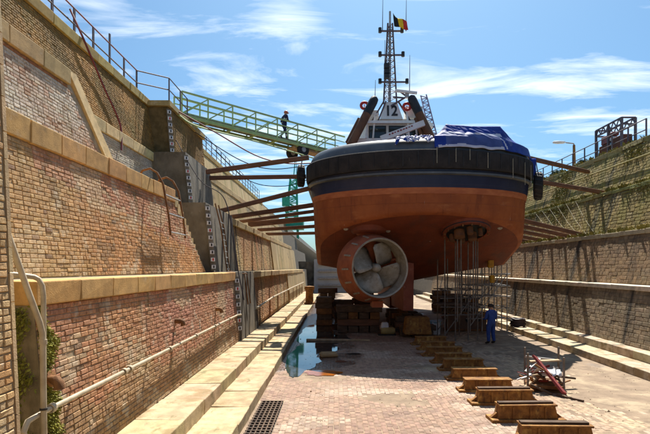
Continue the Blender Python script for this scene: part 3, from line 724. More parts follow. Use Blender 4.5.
prop = MB(); prop.lathe([(0, .36), (.10, .345), (.165, .28), (.20, .12), (.24, -.30), (.24, -.5)], 24, mt); prop = prop.build('propeller', steelgrey_m, TUG, smooth=True)
def blade(ang):
    rws = []
    nr, ncx = 9, 7
    for i in range(nr):
        f = i / (nr - 1); r = .18 + f * .985
        ch = (.36 + 1.72 * f ** .7) if f < .72 else (.36 + 1.72 * .72 ** .7) * math.sqrt(max(.12, 1 - ((f - .72) / .30) ** 2))
        pitch = R(58 - 33 * f); row = []
        for j in range(ncx):
            s = (j / (ncx - 1) - .5) * ch
            skew = .12 * f * f
            th = (s + skew) * math.cos(pitch) / max(r, .28)
            th = max(-.82, min(.82, th))
            a = ang + th; z = s * math.sin(pitch) * .8 + .03 * math.cos(s * 3)
            row.append(mt @ Vector((r * math.cos(a), r * math.sin(a), z)))
        rws.append(row)
    b = MB(); b.grid(rws); o = b.build('blade', steelgrey_m, prop, smooth='all', fixn=False)
    so = o.modifiers.new('thick', 'SOLIDIFY'); so.thickness = .035; so.offset = 0
for k in range(4): blade(R(58 + 90 * k))
# gear leg, struts
m = MB(); m.lathe([(.28, -.45), (.34, -.7), (.36, -1.0), (.28, -1.5), (.1, -1.7), (0, -1.72)], 20, mt); m.build('gear_housing', noz_m, TUG, smooth=True)
gl = TC - ax * .9
m = MB(); m.lathe([(.36, -.1), (.38, .9), (.50, 1.5), (.62, 1.62), (.62, 1.85)], 20, Matrix.Translation(gl)); m.build('thruster_leg', noz_m, TUG, smooth=True)
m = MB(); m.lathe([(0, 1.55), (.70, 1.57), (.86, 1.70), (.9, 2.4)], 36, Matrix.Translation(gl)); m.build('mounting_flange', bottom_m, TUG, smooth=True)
for t in (20, 140, 215, 320):
    a0 = Vector((math.cos(R(t)), math.sin(R(t)), 0)); m = MB()
    m.bar(mt @ (a0 * .2 + Vector((0, 0, -.75))), mt @ (a0 * 1.36 + Vector((0, 0, -.55))), .09, .34, up=ax); m.build('nozzle_strut', noz_m, TUG)
m = MB(); m.box(TC + Vector((.1, .5, -1.62)), (.5, 1.0, .28)); m.build('nozzle_foot', noz_m, TUG)
# --- empty starboard thruster well
wc = Vector((5.95, 22.9, 0)); wz = zch(1.67) - .16
tilt = Matrix.Translation((wc.x, wc.y, wz - .03)) @ Matrix.Rotation(-math.atan(.40), 4, 'X')
m = MB(); m.lathe([(.0, .02), (.86, .02), (.88, -.03), (1.08, -.03), (1.1, .12)], 40, tilt); m.mi = 0
well = m.build('thruster_well', black_m, TUG, smooth=True)
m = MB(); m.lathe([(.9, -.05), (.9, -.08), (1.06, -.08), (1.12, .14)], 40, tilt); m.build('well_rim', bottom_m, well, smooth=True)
for k in range(16):
    t = 2 * math.pi * k / 16; m = MB(); m.lathe([(0, -.16), (.035, -.16), (.035, -.08)], 6, tilt @ Matrix.Translation((.98 * math.cos(t), .98 * math.sin(t), 0))); m.build('bolt', rust_m, well)
for ox, oy, r in ((-.35, -.1, .24), (.3, .15, .2), (.05, -.45, .14), (-.6, .3, .12), (.55, -.3, .1), (-.1, .5, .15)):
    m = MB(); m.lathe([(0, -.32), (r, -.32), (r, .0)], 14, tilt @ Matrix.Translation((ox, oy, 0))); m.build('bearing_stub', exhaust_m, well, smooth=True)

# --- superstructure
DH = 32.0
def wz_(y, d): return EYE + (VY - y) / FPX * d
sup = MB(); sup.box((3.85, 36.2, 9.9), (6.2, 9, 3.4)); sup.build('deckhouse', white_m, TUG)
wh = MB(); zb, zt = 10.6, 12.62
oct_ = [(1.95, 32.0), (5.75, 32.0), (6.35, 33.0), (6.35, 35.6), (5.6, 36.8), (2.1, 36.8), (1.35, 35.6), (1.35, 33.0)]
vs = [(x, y, zb) for x, y in oct_] + [(3.85 + (x - 3.85) * .93, 34.4 + (y - 34.4) * .93, zt) for x, y in oct_]
wh.add(vs, [tuple(range(8)), tuple(range(15, 7, -1))] + [(i, i + 8, (i + 1) % 8 + 8, (i + 1) % 8) for i in range(8)]); who = wh.build('wheelhouse', white_m, TUG)
m = MB(); vs = [(3.85 + (x - 3.85) * 1.02, 34.4 + (y - 34.4) * 1.04, zz_) for zz_ in (12.62, 12.86) for x, y in oct_]
m.add(vs, [tuple(range(8)), tuple(range(15, 7, -1))] + [(i, i + 8, (i + 1) % 8 + 8, (i + 1) % 8) for i in range(8)]); m.build('wheelhouse_roof', white_m, TUG)
for xa, xb in ((2.15, 3.25), (3.42, 4.5), (4.67, 5.6)):
    fy = lambda z: 32.0 + (z - zb) / (zt - zb) * .168 - .015
    for (nm, g, zlo, zhi, mat_, par, off) in (('window', .0, 11.45, 12.5, black_m, who, 0.0),):
        m = MB(); m.add([(xa, fy(zlo) - .03, zlo), (xb, fy(zlo) - .03, zlo), (xb, fy(zhi) - .03, zhi), (xa, fy(zhi) - .03, zhi), (xa, fy(zlo) + .03, zlo), (xb, fy(zlo) + .03, zlo), (xb, fy(zhi) + .03, zhi), (xa, fy(zhi) + .03, zhi)],
              [(0, 1, 2, 3), (7, 6, 5, 4), (0, 4, 5, 1), (1, 5, 6, 2), (2, 6, 7, 3), (3, 7, 4, 0)]); wn = m.build('window', black_m, who)
        m = MB(); e = .07; m.add([(xa + e, fy(zlo) - .036, zlo + e), (xb - e, fy(zlo) - .036, zlo + e), (xb - e, fy(zhi) - .036, zhi - e), (xa + e, fy(zhi) - .036, zhi - e)], [(0, 1, 2, 3)]); m.build('pane', glass_m, wn, fixn=False)
# the number board
nb = MB(); a, b, c, d_ = P(380, 119, 31.7), P(403, 119, 31.7), P(397, 102, 31.9), P(385, 102, 31.9)
off = Vector((0, .35, 0)); nb.add([a, b, c, d_, a + off, b + off, c + off, d_ + off], [(0, 1, 2, 3), (7, 6, 5, 4), (0, 4, 5, 1), (1, 5, 6, 2), (2, 6, 7, 3), (3, 7, 4, 0)])
nbo = nb.build('number_board', white_m, TUG)
def text(s, size, mat, loc, rot, parent, name='lettering', bold=.02, sx=1):
    cu = bpy.data.curves.new(name, 'FONT'); cu.body = s; cu.size = size; cu.align_x = 'CENTER'; cu.align_y = 'CENTER'; cu.extrude = .01; cu.offset = bold
    t = bpy.data.objects.new(name, cu); C.objects.link(t)
    bpy.context.view_layer.update()
    me = bpy.data.meshes.new_from_object(t.evaluated_get(bpy.context.evaluated_depsgraph_get())); bpy.data.objects.remove(t)
    me.transform(Matrix.Translation(Vector(loc) - BASE[parent.name]) @ Euler(rot).to_matrix().to_4x4() @ Matrix.Diagonal((sx, 1, 1, 1)))
    me.materials.clear(); me.materials.append(mat)
    o = bpy.data.objects.new(name, me); C.objects.link(o); o.parent = parent; return o
text('12', .95, black_m, P(391.4, 110.8, 31.7) + Vector((0, .06, 0)), (R(90 - 10), 0, 0), nbo, bold=.022, sx=.86)
# white boom in front of the windows, rails on the roof
m = MB(); m.bar(P(381, 139, 30.6), P(424, 123, 30.6), .25, .34); m.build('boom', white_m, TUG)
for k in range(9):
    a_ = P(389, 134.5, 30.46).lerp(P(414, 125.2, 30.46), k / 9); b_ = P(389, 134.5, 30.46).lerp(P(414, 125.2, 30.46), (k + random.uniform(.35, .7)) / 9)
    m = MB(); m.bar(a_, b_, .02, random.uniform(.05, .1)); m.build('boom_marking', dkred_m, TUG)
for x in (366, 373, 409, 417, 424):
    m = MB(); m.bar(P(x, 138, 31.5), P(x + (2 if x < 390 else -2), 113 + random.uniform(-4, 6), 31.5), .10, .10); m.build('roof_post', white_m, TUG)
m = MB(); m.bar(P(366, 122, 31.4), P(425, 122, 31.4), .14, .16); m.build('roof_rail', white_m, TUG)
m = MB(); m.bar(P(370, 114, 31.5), P(379, 114, 31.5), .08, .08); m.build('roof_rail', white_m, TUG)
m = MB(); m.box(P(413, 114, 32.5), (1.1, .9, .7)); m.build('locker', white_m, TUG)
m = MB(); m.box(P(372, 117, 32.5), (.8, .9, .6)); m.build('locker', white_m, TUG)
for x, y in ((364.5, 105.5), (407, 106.5)):
    c = P(x, y, 31.6); m = MB(); rr = []
    for k in range(17):
        t = 2 * math.pi * k / 16; rr.append(c + Vector((math.cos(t) * .22, 0, math.sin(t) * .2)))
    m.tube(rr, .09, 8, cap=False); m.build('lifebuoy', red_m, TUG, smooth=True)
    m = MB(); m.bar(c + Vector((.05, .1, -.9)), c + Vector((0, .1, .1)), .06, .06); m.build('lifebuoy_bracket', white_m, TUG)
# exhaust funnels
for a, b in (((354, 139), (375, 98)), ((431.5, 139), (411, 97))):
    p0, p1 = P(*a, 31.0), P(*b, 31.6); dirv = (p1 - p0)
    m = MB(); m.tube([p0 - dirv * .15, p0 + dirv * .62], .27, 16); fn = m.build('funnel', exhaust_m, TUG, smooth=True)
    m = MB(); m.tube([p0 + dirv * .60, p0 + dirv * .9, p0 + dirv * .985, p0 + dirv * 1.02], [.275, .285, .25, .14], 16); m.build('funnel_cap', black_m, fn, smooth=True)
    m = MB(); m.tube([p0 + Vector((-.42, .1, -.2)), p0 + dirv * .5 + Vector((-.32, .1, 0))], .13, 10); m.build('drain_pipe', exhaust_m, fn, smooth=True)
# lattice mast
mz0, mz1 = wz_(103, 32), wz_(9, 32); mxc = (390.5 - VX) / FPX * 32
legs = []
for ox, oy in ((-.42, 0), (.42, 0), (0, .7)):
    p0 = Vector((mxc + ox, 32.2 + oy, mz0)); p1 = Vector((mxc + ox * .35, 32.2 + oy * .35, mz1 - .8)); legs.append((p0, p1))
    m = MB(); m.tube([p0, p1], .055, 8); m.build('mast_leg', rail_m, TUG, smooth=True)
for i in range(13):
    f = i / 13.0; f2 = (i + 1) / 13.0; m = MB()
    for a in range(3):
        b = (a + 1) % 3
        m.tube([legs[a][0].lerp(legs[a][1], f), legs[b][0].lerp(legs[b][1], f)], .022, 5); m.tube([legs[a][0].lerp(legs[a][1], f), legs[b][0].lerp(legs[b][1], f2)], .018, 5)
    m.build('mast_lacing', rail_m, TUG)
m = MB(); m.tube([(mxc, 32.3, mz0), (mxc, 32.3, mz1)], .07, 8); m.build('mast_pole', galv_m, TUG, smooth=True)
for y, xa, xb in ((82, 380, 407), (55, 380, 403), (31, 380, 402)):
    m = MB(); m.bar(P(xa, y, 32.1), P(xb, y, 32.1), .09, .09); cb = m.build('mast_crossarm', rail_m, TUG)
    for x in (xa, xb):
        m = MB(); m.tube([P(x, y + 1.5, 32.1), P(x, y - 3.2, 32.1)], .11, 8); m.build('navigation_light', black_m, cb, smooth=True)
for x, y0, y1 in ((382.5, 31, -6), (406, 31, -4), (409.5, 92, 55), (375, 100, 80), (384.5, 82, 40)):
    m = MB(); m.tube([P(x, y0, 32.2), P(x + .4, y1, 32.2)], [.03, .012], 5); m.build('whip_antenna', rail_m, TUG)
for y in (66, 72, 76):
    m = MB(); m.box(P(386.5, y, 31.9), (.32, .3, .3)); m.build('mast_lamp', black_m, TUG)
m = MB(); m.bar(P(395, 90.5, 31.5), P(417, 93, 31.5), .16, .14); rd = m.build('radar_scanner', white_m, TUG)
m = MB(); m.tube([P(407, 92, 31.6), P(407, 98, 31.6)], .13, 8); m.build('radar_pedestal', galv_m, rd)
for a, b in (((391, 106), (406, 97)), ((398, 90), (410, 99)), ((393, 97), (405, 98))):
    m = MB(); m.bar(P(*a, 31.8), P(*b, 31.7), .09, .09); m.build('radar_bracket', rail_m, TUG)
for a, b in (((384, 101), (372, 121)), ((398, 101), (411, 122)), ((386, 101), (378, 121))):
    m = MB(); m.bar(P(*a, 31.8), P(*b, 31.8), .09, .09); m.build('mast_stay', rail_m, TUG)
# lattice boom of the deck crane leaning at the right
m = MB(); p0, p1 = P(434, 138, 33), P(423.5, 95, 33); s_ = Vector((.22, 0, .05)); t_ = Vector((0, .3, 0))
for q in (-s_, s_): m.bar(p0 + q, p1 + q * .8, .07, .07)
for i in range(12):
    f = i / 12; g_ = (i + 1) / 12; q = s_ if i % 2 else -s_
    m.bar(p0.lerp(p1, f) + q, p0.lerp(p1, g_) - q, .05, .05); m.bar(p0.lerp(p1, f) - s_, p0.lerp(p1, f) + s_, .05, .05)
m.build('crane_boom', M('boom_paint', (.30, .30, .42), (.20, .2, .3), 4), TUG)

# flag, tarpaulin, tyres
FL = thing('flag', 'small black yellow and red flag flying from the tug mast', 'flag', P(395, 30, 31.9))
for k, mt_ in enumerate((flagk_m, flagy_m, flagr_m)):
    rws = []
    for j in range(6):
        v = j / 5; row = []
        for i in range(4):
            u = (k + i / 3) / 3
            p = P(393 + 14 * u + 1.5 * v, 13 + 7.5 * u + 10.5 * v + 2.2 * math.sin(u * 3 + v), 31.9) + Vector((0, .14 * math.sin(u * 7 + v * 2), 0)); row.append(p)
        rws.append(row)
    m = MB(); m.grid(rws); o = m.build('flag_stripe', mt_, FL, smooth='all', fixn=False); o.modifiers.new('t', 'SOLIDIFY').thickness = .01

TP = MB()
def curve(pts, u):
    for (u0, p0), (u1, p1) in zip(pts, pts[1:]):
        if u <= u1: t = (u - u0) / (u1 - u0); return p0.lerp(p1, t)
    return pts[-1][1]
ridge = [(0, P(439, 133, 21.55)), (.10, P(446, 124.5, 21.75)), (.45, P(473, 126.5, 21.85)), (.70, P(500, 126.5, 22.45)), (.84, P(510, 139, 23.0)), (1, P(523, 155, 24.4))]
hem = [(0, P(433, 146, 21.55)), (.2, P(446, 148.5, 21.12)), (.5, P(476, 151, 21.2)), (.75, P(503, 155.5, 22.2)), (.9, P(517, 160, 23.3)), (1, P(525, 164, 24.2))]
backh = [(0, P(439, 133, 22.4) + Vector((.3, 2.6, -.9))), (.5, P(473, 126.5, 23) + Vector((.2, 2.8, -1.9))), (1, P(521, 152, 24.6) + Vector((-.2, 2.2, -.6)))]
nu, nv = 130, 66
rws = []
for j in range(nv + 1):
    v = j / nv * 1.5 - .5; row = []
    for i in range(nu + 1):
        u = i / nu
        if v >= 0:
            ph = math.asin(min(.97, .01 + .93 * u))
            e_ = onout(ph, .06, 8.99); h_ = onout(ph, -.06, 8.50 + .10 * nz(u * 9, 3.3, 1))
            if v < .72: p = curve(ridge, u).lerp(e_, v / .72)
            else: p = e_.lerp(h_, (v - .72) / .28)
            fold = .13 * nz(u * 7 + v * 2.0, v * 1.3, 1) + .07 * nz(u * 14 - v * 4, v * 1.5, 4)
            fold *= (.25 + .9 * math.sin(math.pi * min(1, v / .8)))
            p = p + Vector((0, -abs(fold) * .9, fold * .25 - .05 * math.sin(math.pi * min(1, v / .72)) * (.4 + .6 * abs(math.sin(u * 7)))))
        else:
            p = curve(ridge, u).lerp(curve(backh, u), -v * 2)
        row.append(p)
    rws.append(row)
TP.grid(rws)
TP.m = []
for j in range(nv):
    for i in range(nu):
        u = (i + .5) / nu; v = (j + .5) / nv * 1.5 - .5
        w1 = .05 * nz(u * 7, 2, 3) + .02 * nz(u * 30, v * 4, 3)
        lo = .40 + w1 - .30 * max(0, u - .42); hi = .50 + w1
        wht = 0
        if .07 < u < .66 and lo < v < hi: wht = 1
        elif .10 < u < .62 and hi <= v < .93 + w1: wht = 2
        elif v > .93 + w1 and .03 < u < .63: wht = 1
        elif abs(u - (.60 + .10 * (v - .3))) < .008 and .35 < v < .95: wht = 1
        elif .66 < u < .74 and .5 < v < .85 and nz(u * 20, v * 5, 2) > 0: wht = 2
        TP.m.append(wht)
tp = TP.build('tarpaulin', [tarp_m, tarpw_m, tarpg_m], smooth='all', loc=P(475, 150, 22), fixn=False); tp.modifiers.new('t', 'SOLIDIFY').thickness = .012
tag(tp, 'blue tarpaulin with a pale strip draped tent-like over the stern deck', 'tarpaulin')
TP = MB(); rws = []
for j in range(25):
    v = j / 24; row = []
    for i in range(91):
        u = i / 90
        q_ = onout(R(-17 + 17 * u), .30 - .28 * v, 9.03 - (.30 + .22 * nz(u * 5, 1.5, 2)) * v * v)
        row.append(q_ + Vector((0, -.06 - .07 * nz(u * 9, v * 3, 6) - .05 * abs(nz(u * 22, v * 5, 3)), .06 * nz(u * 10, v * 3, 3) + .04 * nz(u * 25, v * 6, 7))))
    rws.append(row)
TP.grid(rws); TP.m = [1 if nz(i * .11, j * .09, 4) > .02 else 2 if nz(i * .09, j * .1, 9) > .1 else 0 for j in range(24) for i in range(90)]
t2 = TP.build('tarpaulin', [tarp_m, tarpw_m, tarpg_m], smooth='all', loc=P(415, 145, 21.6), fixn=False); t2.modifiers.new('t', 'SOLIDIFY').thickness = .012
tag(t2, 'crumpled blue and white sheet lying on the bulwark below the wheelhouse', 'tarpaulin')
m = MB(); rws = []
for j in range(8):
    rws.append([P(527 + 6 * i / 4, 160 + 19 * j / 7 - 2 * (i == 0), 24.4) + Vector((0, -.35 - .12 * nz(i, j * .6, 2), .04 * nz(i * 2, j, 4))) for i in range(5)])
m.grid(rws); o = m.build('tarpaulin', tarp_m, smooth='all', loc=P(530, 170, 24.2), fixn=False); o.modifiers.new('t', 'SOLIDIFY').thickness = .012
tag(o, 'loose end of blue sheet hanging over the right quarter beside the tyre', 'tarpaulin')
# lashings over the belt
lines_ = ((437, 147, 163), (456, 149, 162), (488, 153, 168), (513, 159, 178), (525, 163, 185), (531, 166, 186), (470, 150, 160))
for i, (x, y0, y1) in enumerate(lines_):
    xw = (x - VX) / FPX
    # find belt surface point at this bearing
    best = min((onout(R(a * .5), -.17, 8.0) for a in range(-170, 171)), key=lambda q: abs(q.x / q.y - xw) + (100 if q.y > 26 else 0))
    d = best.y
    m = MB(); m.tube([Vector((xw * (d + .25), d + .25, wz_(y0, d) + .12)), Vector((xw * d, d, wz_(y0, d))), Vector((xw * d, d - .01, wz_(y1, d)))], .013, 6)
    tag(m.build('rope', wire_m, loc=best), ('pale lashing rope at the left edge of the blue tarpaulin', 'pale lashing rope hanging below the pale strip of the tarpaulin', 'pale lashing rope under the right peak of the tarpaulin', 'pale lashing rope right of the tarpaulin peak over the belt', 'pale lashing rope left of the loose blue sheet end', 'rightmost pale lashing rope, next to the tyre', 'short pale lashing rope between two longer ones under the tarpaulin')[i], 'rope', 'lashing ropes of the tarpaulin')
def tyre(c, r, wd, axis, label):
    mt_ = Matrix.Translation(c) @ Vector(axis).to_track_quat('Z', 'Y').to_matrix().to_4x4()
    t = thing('tyre_fender', label, 'tyre', c, 'tyres hung on the tug')
    pr = [(r * .52, -wd * .42), (r * .62, -wd * .5), (r * .88, -wd * .5), (r * .97, -wd * .36), (r, -wd * .15), (r, wd * .15), (r * .97, wd * .36), (r * .88, wd * .5), (r * .62, wd * .5), (r * .52, wd * .42), (r * .6, 0)]
    m = MB(); m.lathe(pr, 36, mt_, closed=True); m.build('tyre_casing', fender_m, t, smooth=True)
    for k in range(18):
        a = 2 * math.pi * k / 18; m = MB()
        m.bar(mt_ @ Vector((math.cos(a) * r * 1.0, math.sin(a) * r, -wd * .38)), mt_ @ Vector((math.cos(a + .12) * r, math.sin(a + .12) * r, wd * .38)), .06, .04, up=mt_.to_3x3() @ Vector((math.cos(a), math.sin(a), 0))); m.build('tread_lug', black_m, t)
    m = MB(); m.tube([c + Vector((0, 0, r * .9)), c + Vector((-.1 * (1 if axis[0] > 0 else -1), .0, r + .5))], .03, 6); m.build('tyre_chain', galv_m, t)
tyre(P(538, 186, 24.3), .66, .40, (1, -.35, 0), 'big black tyre hung on the right quarter of the tug')
tyre(P(301, 176, 26.0), .55, .36, (-1, -.15, 0), 'black tyre hung on the left quarter of the tug near the shoring beams')

# ================================================================== SHORING BEAMS
def beam(a, b, w_, h_, label, mat=None):
    t = MB(); a = Vector(a); b = Vector(b); t.bar(a, b, w_, h_)
    o = t.build('shoring_beam', mat or beam_m, loc=a); bv = o.modifiers.new('b', 'BEVEL'); bv.width = .02
    return tag(o, label, 'timber beam', 'timber shores between the tug and the dock walls')
beam(P(206, 172, 25.2), P(309, 157.5, 25.3), .20, .22, 'upper left shoring beam rising to the belt just under the gangway wheel')
beam(P(209, 178, 26.8), P(306, 176.5, 26.9), .19, .21, 'level left shoring beam meeting the left tyre')
for i, (d, yh, sz, lab) in enumerate(((25.0, 188, .26, 'steep left shoring beam with its foot on the second ledge by the ladder'), (28.0, 205, .30, 'brown left shoring beam next behind the steep one'),
        (30.5, 211, .24, 'thin dark left shoring beam in the middle of the row'), (33.5, 218, .42, 'thick doubled left shoring beam near the green crane foot'), (37.5, 226, .30, 'far left shoring beam behind the thick doubled one'), (42, 233, .3, 'farthest left shoring beam low beside the hull'))):
    beam(Vector((-5.75, d, 6.12 + sz / 2)), P(VX - 1.30 / d * FPX + 2, yh, d), sz * .8, sz * .8, lab)
beam(P(524, 157, 25.6), Vector((15.3, 30.5, 9.25)), .19, .21, 'upper right shoring beam from the belt to the top of the right wall')
beam(P(538, 181.5, 26.6), Vector((14.6, 27.0, 7.45)), .18, .2, 'level right shoring beam behind the right tyre')
for k, (d, yh) in enumerate(((26.3, 218.5), (27.7, 222.5), (29.4, 226.5), (31.5, 230.5), (33.5, 233.5), (36, 236.5), (39, 240), (43, 243))):
    lab = f'low right shoring beam sloping from the hull to the second ledge, {words[k]} from the camera'
    beam(P(VX + 9.35 / d * FPX, yh, d), Vector((13.0, d + .4, 5.22)), .19, .21, lab)
for d, yh, lab in ((22.0, 0, 0),):
    pass

# ================================================================== BLOCKS UNDER THE TUG
def keel_block(y, x, label, cap=True):
    t = thing('keel_block', label, 'keel block', (x, y, 0), 'row of iron keel blocks')
    j = random.uniform(-.05, .05); x += j
    m = MB(); m.prism([(x - .70, .075), (x + .70, .075), (x + .63, .335), (x - .63, .335)], y - .16, y + .16); b = m.build('block_body', ochre_rust_m, t)
    m = MB(); m.prism([(x - .86, .0), (x + .86, .0), (x + .86, .07), (x - .86, .07)], y - .24, y + .24); m.build('base_flange', ochre_rust_m, t)
    for s in (-1, 1):
        m = MB(); m.prism([(x + s * .84, .07), (x + s * .80, .10), (x + s * .68, .19), (x + s * .68, .07)][::s], y - .05, y + .05); m.build('end_lug', ochre_rust_m, t)
    m = MB(); m.prism([(x - .67, .338), (x + .67, .338), (x + .67, .375), (x - .67, .375)], y - .19, y + .17); m.build('top_plate', ochre_rust_m, t)
    t.rotation_euler = (0, 0, random.uniform(-.035, .035)); t.scale = (random.uniform(.96, 1.04), 1, random.uniform(.93, 1.06))
    for q in (-.35, .05, .4):
        m = MB(); m.prism([(x + q - .02, .08), (x + q + .02, .08), (x + q + .02, .33), (x + q - .02, .33)], y - .19, y - .155); m.build('web_rib', ochre_rust_m, t)
    if cap:
        m = MB(); m.box((x - .02, y - .02, .396), (1.28, .14, .04), (0, 0, random.uniform(-.02, .02))); m.build('timber_cap', timber_m, t)
for i in range(10):
    keel_block(10.0 + 1.41 * i + random.uniform(-.05, .05), 4.30, f'rusty iron keel block, {words[i]} from the camera in the row', i < 3)
def timber(c, sz, label, group, mat=None, rot=0):
    m = MB(); m.box(c, sz, (0, 0, rot)); o = m.build('timber_block', mat or timber_m, loc=c); b = o.modifiers.new('b', 'BEVEL'); b.width = .025; b.segments = 2
    return tag(o, label, 'timber block', group)
ORD = ('bottom', 'second', 'third', 'fourth', 'fifth', 'sixth')
def stack(x, y, wx, wy, n, h, where, group):
    z = .02
    pn = {1: ('single',), 2: ('left', 'right'), 3: ('left', 'middle', 'right'), 4: ('far left', 'inner left', 'inner right', 'far right')}
    for k in range(n):
        if k % 2 == 0:
            cnt = max(1, int(wx // .55))
            for q in range(cnt):
                timber((x + (q - (cnt - 1) / 2) * wx / cnt, y + random.uniform(-.06, .06), z + h / 2), (wx / cnt - .06, wy + random.uniform(-.1, .1), h - .01), f'{pn[cnt][q]} timber of the {ORD[k]} course in the stack {where}', group, mat=random.choice((timber_m, timber_m, rust_m)))
        else:
            for q in (-1, 1):
                timber((x + random.uniform(-.08, .08), y + q * wy * .3, z + h / 2), (wx + random.uniform(-.15, .25), wy * .3, h - .01), f'{"near" if q < 0 else "rear"} cross timber of the {ORD[k]} course in the stack {where}', group, mat=random.choice((timber_m, timber_m, beam_m)))
        z += h
stack(1.25, 27.2, 2.3, 1.0, 4, .36, 'below the ducted propeller', 'timber stack below the propeller')
stack(-.65, 30.5, 1.0, 1.1, 5, .34, 'left of the propeller', 'timber stack left of the propeller')
stack(.55, 31.6, 1.2, 1.0, 4, .36, 'beside the propeller stack', 'inner timber stack')
stack(1.9, 33.2, 1.3, 1.0, 5, .36, 'deep in shade behind the propeller', 'shaded timber stack')
stack(-.5, 35, 1.1, 1.1, 6, .34, 'farthest back on the left', 'far timber stack on the left')
for i, y in enumerate((25.6, 27.2, 28.8, 30.4, 32)):
    stack(CX, y, 1.7, .75, 3 if i else 2, .28, f'{words[i]} under the keel', 'timber row under the keel')
for i, (x, y) in enumerate(((7.6, 29.5), (7.9, 34), (2.0, 36), (8.2, 39))):
    stack(x, y, 1.3, 1.1, 5, .34, ('behind the steel support box', 'second on the right side', 'far under the hull', 'farthest on the right side')[i], f'bilge stack {words[i]}')
# concrete support and steel box
o = MB(); o.box((4.05, 25.0, .62), (1.35, .9, .85), taper=.82); tag(o.build('support_block', ochre_rust_m, loc=(4.05, 25, 0)), 'brown tapered support block under the skeg', 'support block').modifiers.new('b', 'BEVEL').width = .05
SB = thing('support_box', 'wide brown steel box with round holes standing under the empty thruster well', 'steel box', (7.2, 27.6, 0))
m = MB(); m.box((7.2, 27.9, .52), (2.1, .8, .95)); sbo = m.build('box_body', M('brown_steel', (.10, .055, .035), (.16, .09, .055), 3, rough=.8), SB)
for x in (6.6, 7.2, 7.8):
    m = MB(); m.lathe([(0, .02), (.10, .02), (.10, -.05)], 16, Matrix.Translation((x, 27.5, .62)) @ Matrix.Rotation(R(90), 4, 'X')); m.build('hole', black_m, SB)
for z in (.08, .98):
    m = MB(); m.box((7.2, 27.88, z), (2.2, .92, .09)); m.build('box_flange', rust_m, SB)

# ================================================================== SCAFFOLDS
def scaffold(xs, ys, zs, h, label, loc, mat, planks=(), brace=True):
    t = thing('scaffold', label, 'scaffold', loc)
    for x in xs:
        for y in ys:
            m = MB(); m.tube([(x, y, 0.02), (x, y, h + random.uniform(-.3, .2))], .03, 6); m.build('standard', mat, t)
    for z in zs:
        for y in ys: m = MB(); m.tube([(xs[0] - .2, y + .05, z), (xs[-1] + .2, y + .05, z + random.uniform(-.05, .05))], .027, 6); m.build('ledger', mat, t)
        for x in xs: m = MB(); m.tube([(x + .05, ys[0] - .2, z), (x + .05, ys[-1] + .2, z)], .027, 6); m.build('transom', mat, t)
    if brace:
        for y in ys: m = MB(); m.tube([(xs[0], y, .3), (xs[-1], y, zs[-1])], .025, 6); m.build('brace', mat, t)
    for z, ya, yb in planks:
        k = ya
        while k < yb: m = MB(); m.box(((xs[0] + xs[-1]) / 2, k, z), (xs[-1] - xs[0] + .6, .21, .05)); m.build('board', palet_m if random.random() < .5 else timber_m, t); k += .23
scaffold((5.2, 5.7, 6.3, 6.75), (23.9, 25.6), (1.2, 1.6, 2.0, 2.4), 4.9, 'dark tube scaffold under the empty thruster well, beside the worker', (6, 24.5, 0), dtube_m, ((1.7, 24.1, 25.4),))
scaffold((7.3, 7.95, 8.6, 9.3), (27.3, 28.2, 29.0), (.7, 1.3, 1.9, 2.5, 3.1), 3.9, 'light tube scaffold between the hull and the right wall steps', (8.3, 28, 0), galv_m, ((1.92, 27.6, 28.8),))
for i, x in enumerate((5.55, 5.75, 6.35, 6.5)):
    m = MB(); zt = 5.2
    m.tube([(x, 22.9 + .15 * i, zt), (x + .03, 23.0 + .15 * i, 1.0 + .3 * (i % 2))], .028, 6)
    tag(m.build('hoist_chain', dtube_m, loc=(x, 23, 1)), f'dark hoist chain hanging from the empty thruster well, {words[i].replace("nearest", "first")} from the left', 'chain', 'hoist chains under the well')
HO = thing('chain_hoist', 'yellow hoist hanging on the light scaffold behind the worker', 'hoist', P(491, 262, 26))
c = P(490.5, 262, 26.3)
m = MB(); m.box(c, (.30, .25, .6)); m.build('hoist_body', yellow_m, HO).modifiers.new('b', 'BEVEL').width = .05
m = MB(); m.box(P(492, 279, 26.3), (.24, .22, .4)); m.build('hoist_motor', yellow_m, HO).modifiers.new('b', 'BEVEL').width = .05
m = MB(); m.tube([c + Vector((0, 0, .35)), c + Vector((0, 0, 1.2))], .03, 6); m.build('hoist_hook', black_m, HO)
m = MB(); m.tube([c + Vector((.05, -.02, -.3)), P(492, 296, 26.3)], .02, 6); m.build('hoist_chain', black_m, HO)

# ================================================================== GANGWAY
GW = thing('gangway', 'green lattice gangway sloping from the left quay down to the tug', 'gangway', (-8.4, 27.5, 11.2))
ga, gb = Vector((-8.35, 26.6, 11.55)), Vector((-1.35, 33.2, 10.95))
